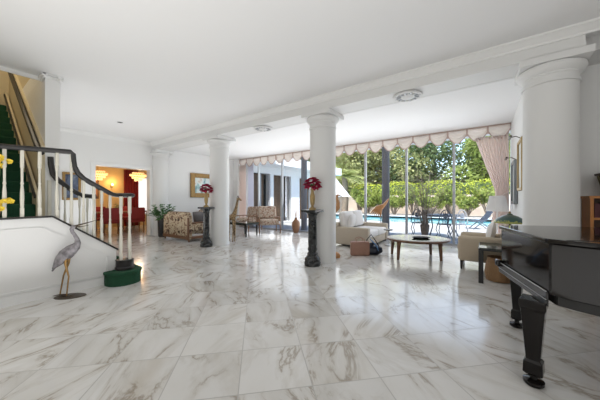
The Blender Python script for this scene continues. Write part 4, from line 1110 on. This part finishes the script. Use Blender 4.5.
spots += [(-14.4, 22.7, 'between the two palms'), (-8.3, 22.5, 'low, left of the patio table'), (-6.0, 22.5, 'low, right of the patio table'), (-3.3, 22.5, 'low, behind the white patio chair back'), (-.9, 22.5, 'low, behind the deck chair')]
for i, (x, y, l) in enumerate(spots):
    shrub('garden_shrub', 'leafy yellow-green shrub against the garden wall, '+l, 'shrub', (x, y-.45, -.02), 22, 2.3 if i < 7 else 1.5, 1.3, 170, .22, M['shrubleaf'], M['dryleaf'], 20+i, 'shrubs along the garden wall', .03)

def tree(lab, x, y, h, r, lm, seed, n=5200, L=.42):
    rnd = random.Random(seed); t = thing('tree', lab, 'tree', (x, y, -.04), 0, 'garden trees')
    b = MB().tube([(0, 0, 0), (.1, .1, h*.3), (-.1, 0, h*.6), (0, 0, h*.85)], [.28, .22, .15, .06], 8)
    lf = MB(); nb = 22
    for k in range(nb):
        a = rnd.random()*6.28; rr = r*math.sqrt(rnd.random())*.85; z = h*(.22+.72*rnd.random())
        sh = 1-.5*max(0, (z/h-.6)/.4)
        c_ = (rr*sh*math.cos(a), rr*sh*math.sin(a), z)
        b.tube([(0, 0, z*.75), c_], [.07, .03], 5)
        leafcloud(lf, c_, (r*.42, r*.42, r*.36), n//nb, L, rnd)
    obj('trunk', b, M['bark'], t, smooth=True); obj('crown', lf, lm, t); return t
TR = [(-22.5, 27.5, 9, 4.2, 'treeleaf', 'pale green tree at the far left behind the parasol'),
      (-17.5, 28.5, 10, 4.0, 'darkleaf', 'dark green tree behind the palm'),
      (-12.8, 27.5, 9.5, 3.8, 'treeleaf', 'big pale green tree right of the dark porch pillar'),
      (-8.2, 28.0, 9.5, 3.8, 'treeleaf', 'big pale green tree above the porch planter'),
      (-4.0, 29.5, 8.6, 3.8, 'darkleaf', 'dark green tree above the white patio chair'),
      (.2, 27.5, 6.8, 3.0, 'limeleaf', 'bright lime-green tree beside the pink curtain'),
      (2.5, 33, 8.8, 4.5, 'darkleaf', 'dark tree far behind the lime-green tree'),
      (-28, 30, 9.5, 4.5, 'darkleaf', 'dark tree at the far left end of the garden'),
      (-10.5, 34, 11, 5, 'darkleaf', 'dark tree standing behind the two pale green trees'),
      (-16, 35, 11, 5, 'treeleaf', 'tall pale tree far behind the palms')]
for i, (x, y, h, r, lm, lab) in enumerate(TR): tree(lab, x, y, h, r, M[lm], 40+i)
def palm(x, y, h, lab, seed, n=24, FL=1.8):
    rnd = random.Random(seed); t = thing('palm_tree', lab, 'palm tree', (x, y, -.04), 0, 'palm trees')
    obj('trunk', MB().tube([(0, 0, 0), (.08, 0, h*.35), (.05, .05, h*.7), (0, 0, h)], [.34, .30, .27, .24], 12), M['palmbark'], t, smooth=True)
    lf = MB()
    for k in range(n):
        a = k*2.4; el = rnd.uniform(-.1, 1.2); d = Vector((math.cos(a)*math.cos(el), math.sin(a)*math.cos(el), math.sin(el)))
        pts = [Vector((0, 0, h))+d*FL*s_-Vector((0, 0, .32*FL*s_*s_)) for s_ in [i/9 for i in range(10)]]
        lf.tube(pts, [.03]*5+[.015]*5, 4)
        for i in range(1, 10):
            tg = (pts[i]-pts[i-1]).normalized(); sd = tg.cross(Vector((0, 0, 1))).normalized()
            for s_ in (-1, 1):
                for q in range(2): lf.leaf(pts[i]-tg*.12*q, .65, .07, sd*s_+tg*.6-Vector((0, 0, .35)), (0, 0, 1))
    obj('fronds', lf, M['palmleaf'], t)
palm(-10.5, 21.9, 3.5, 'palm tree with rough trunk left of the dark porch pillar', 3)
palm(-13.0, 22.3, 4.0, 'palm tree farther left, above the white sofa', 4)
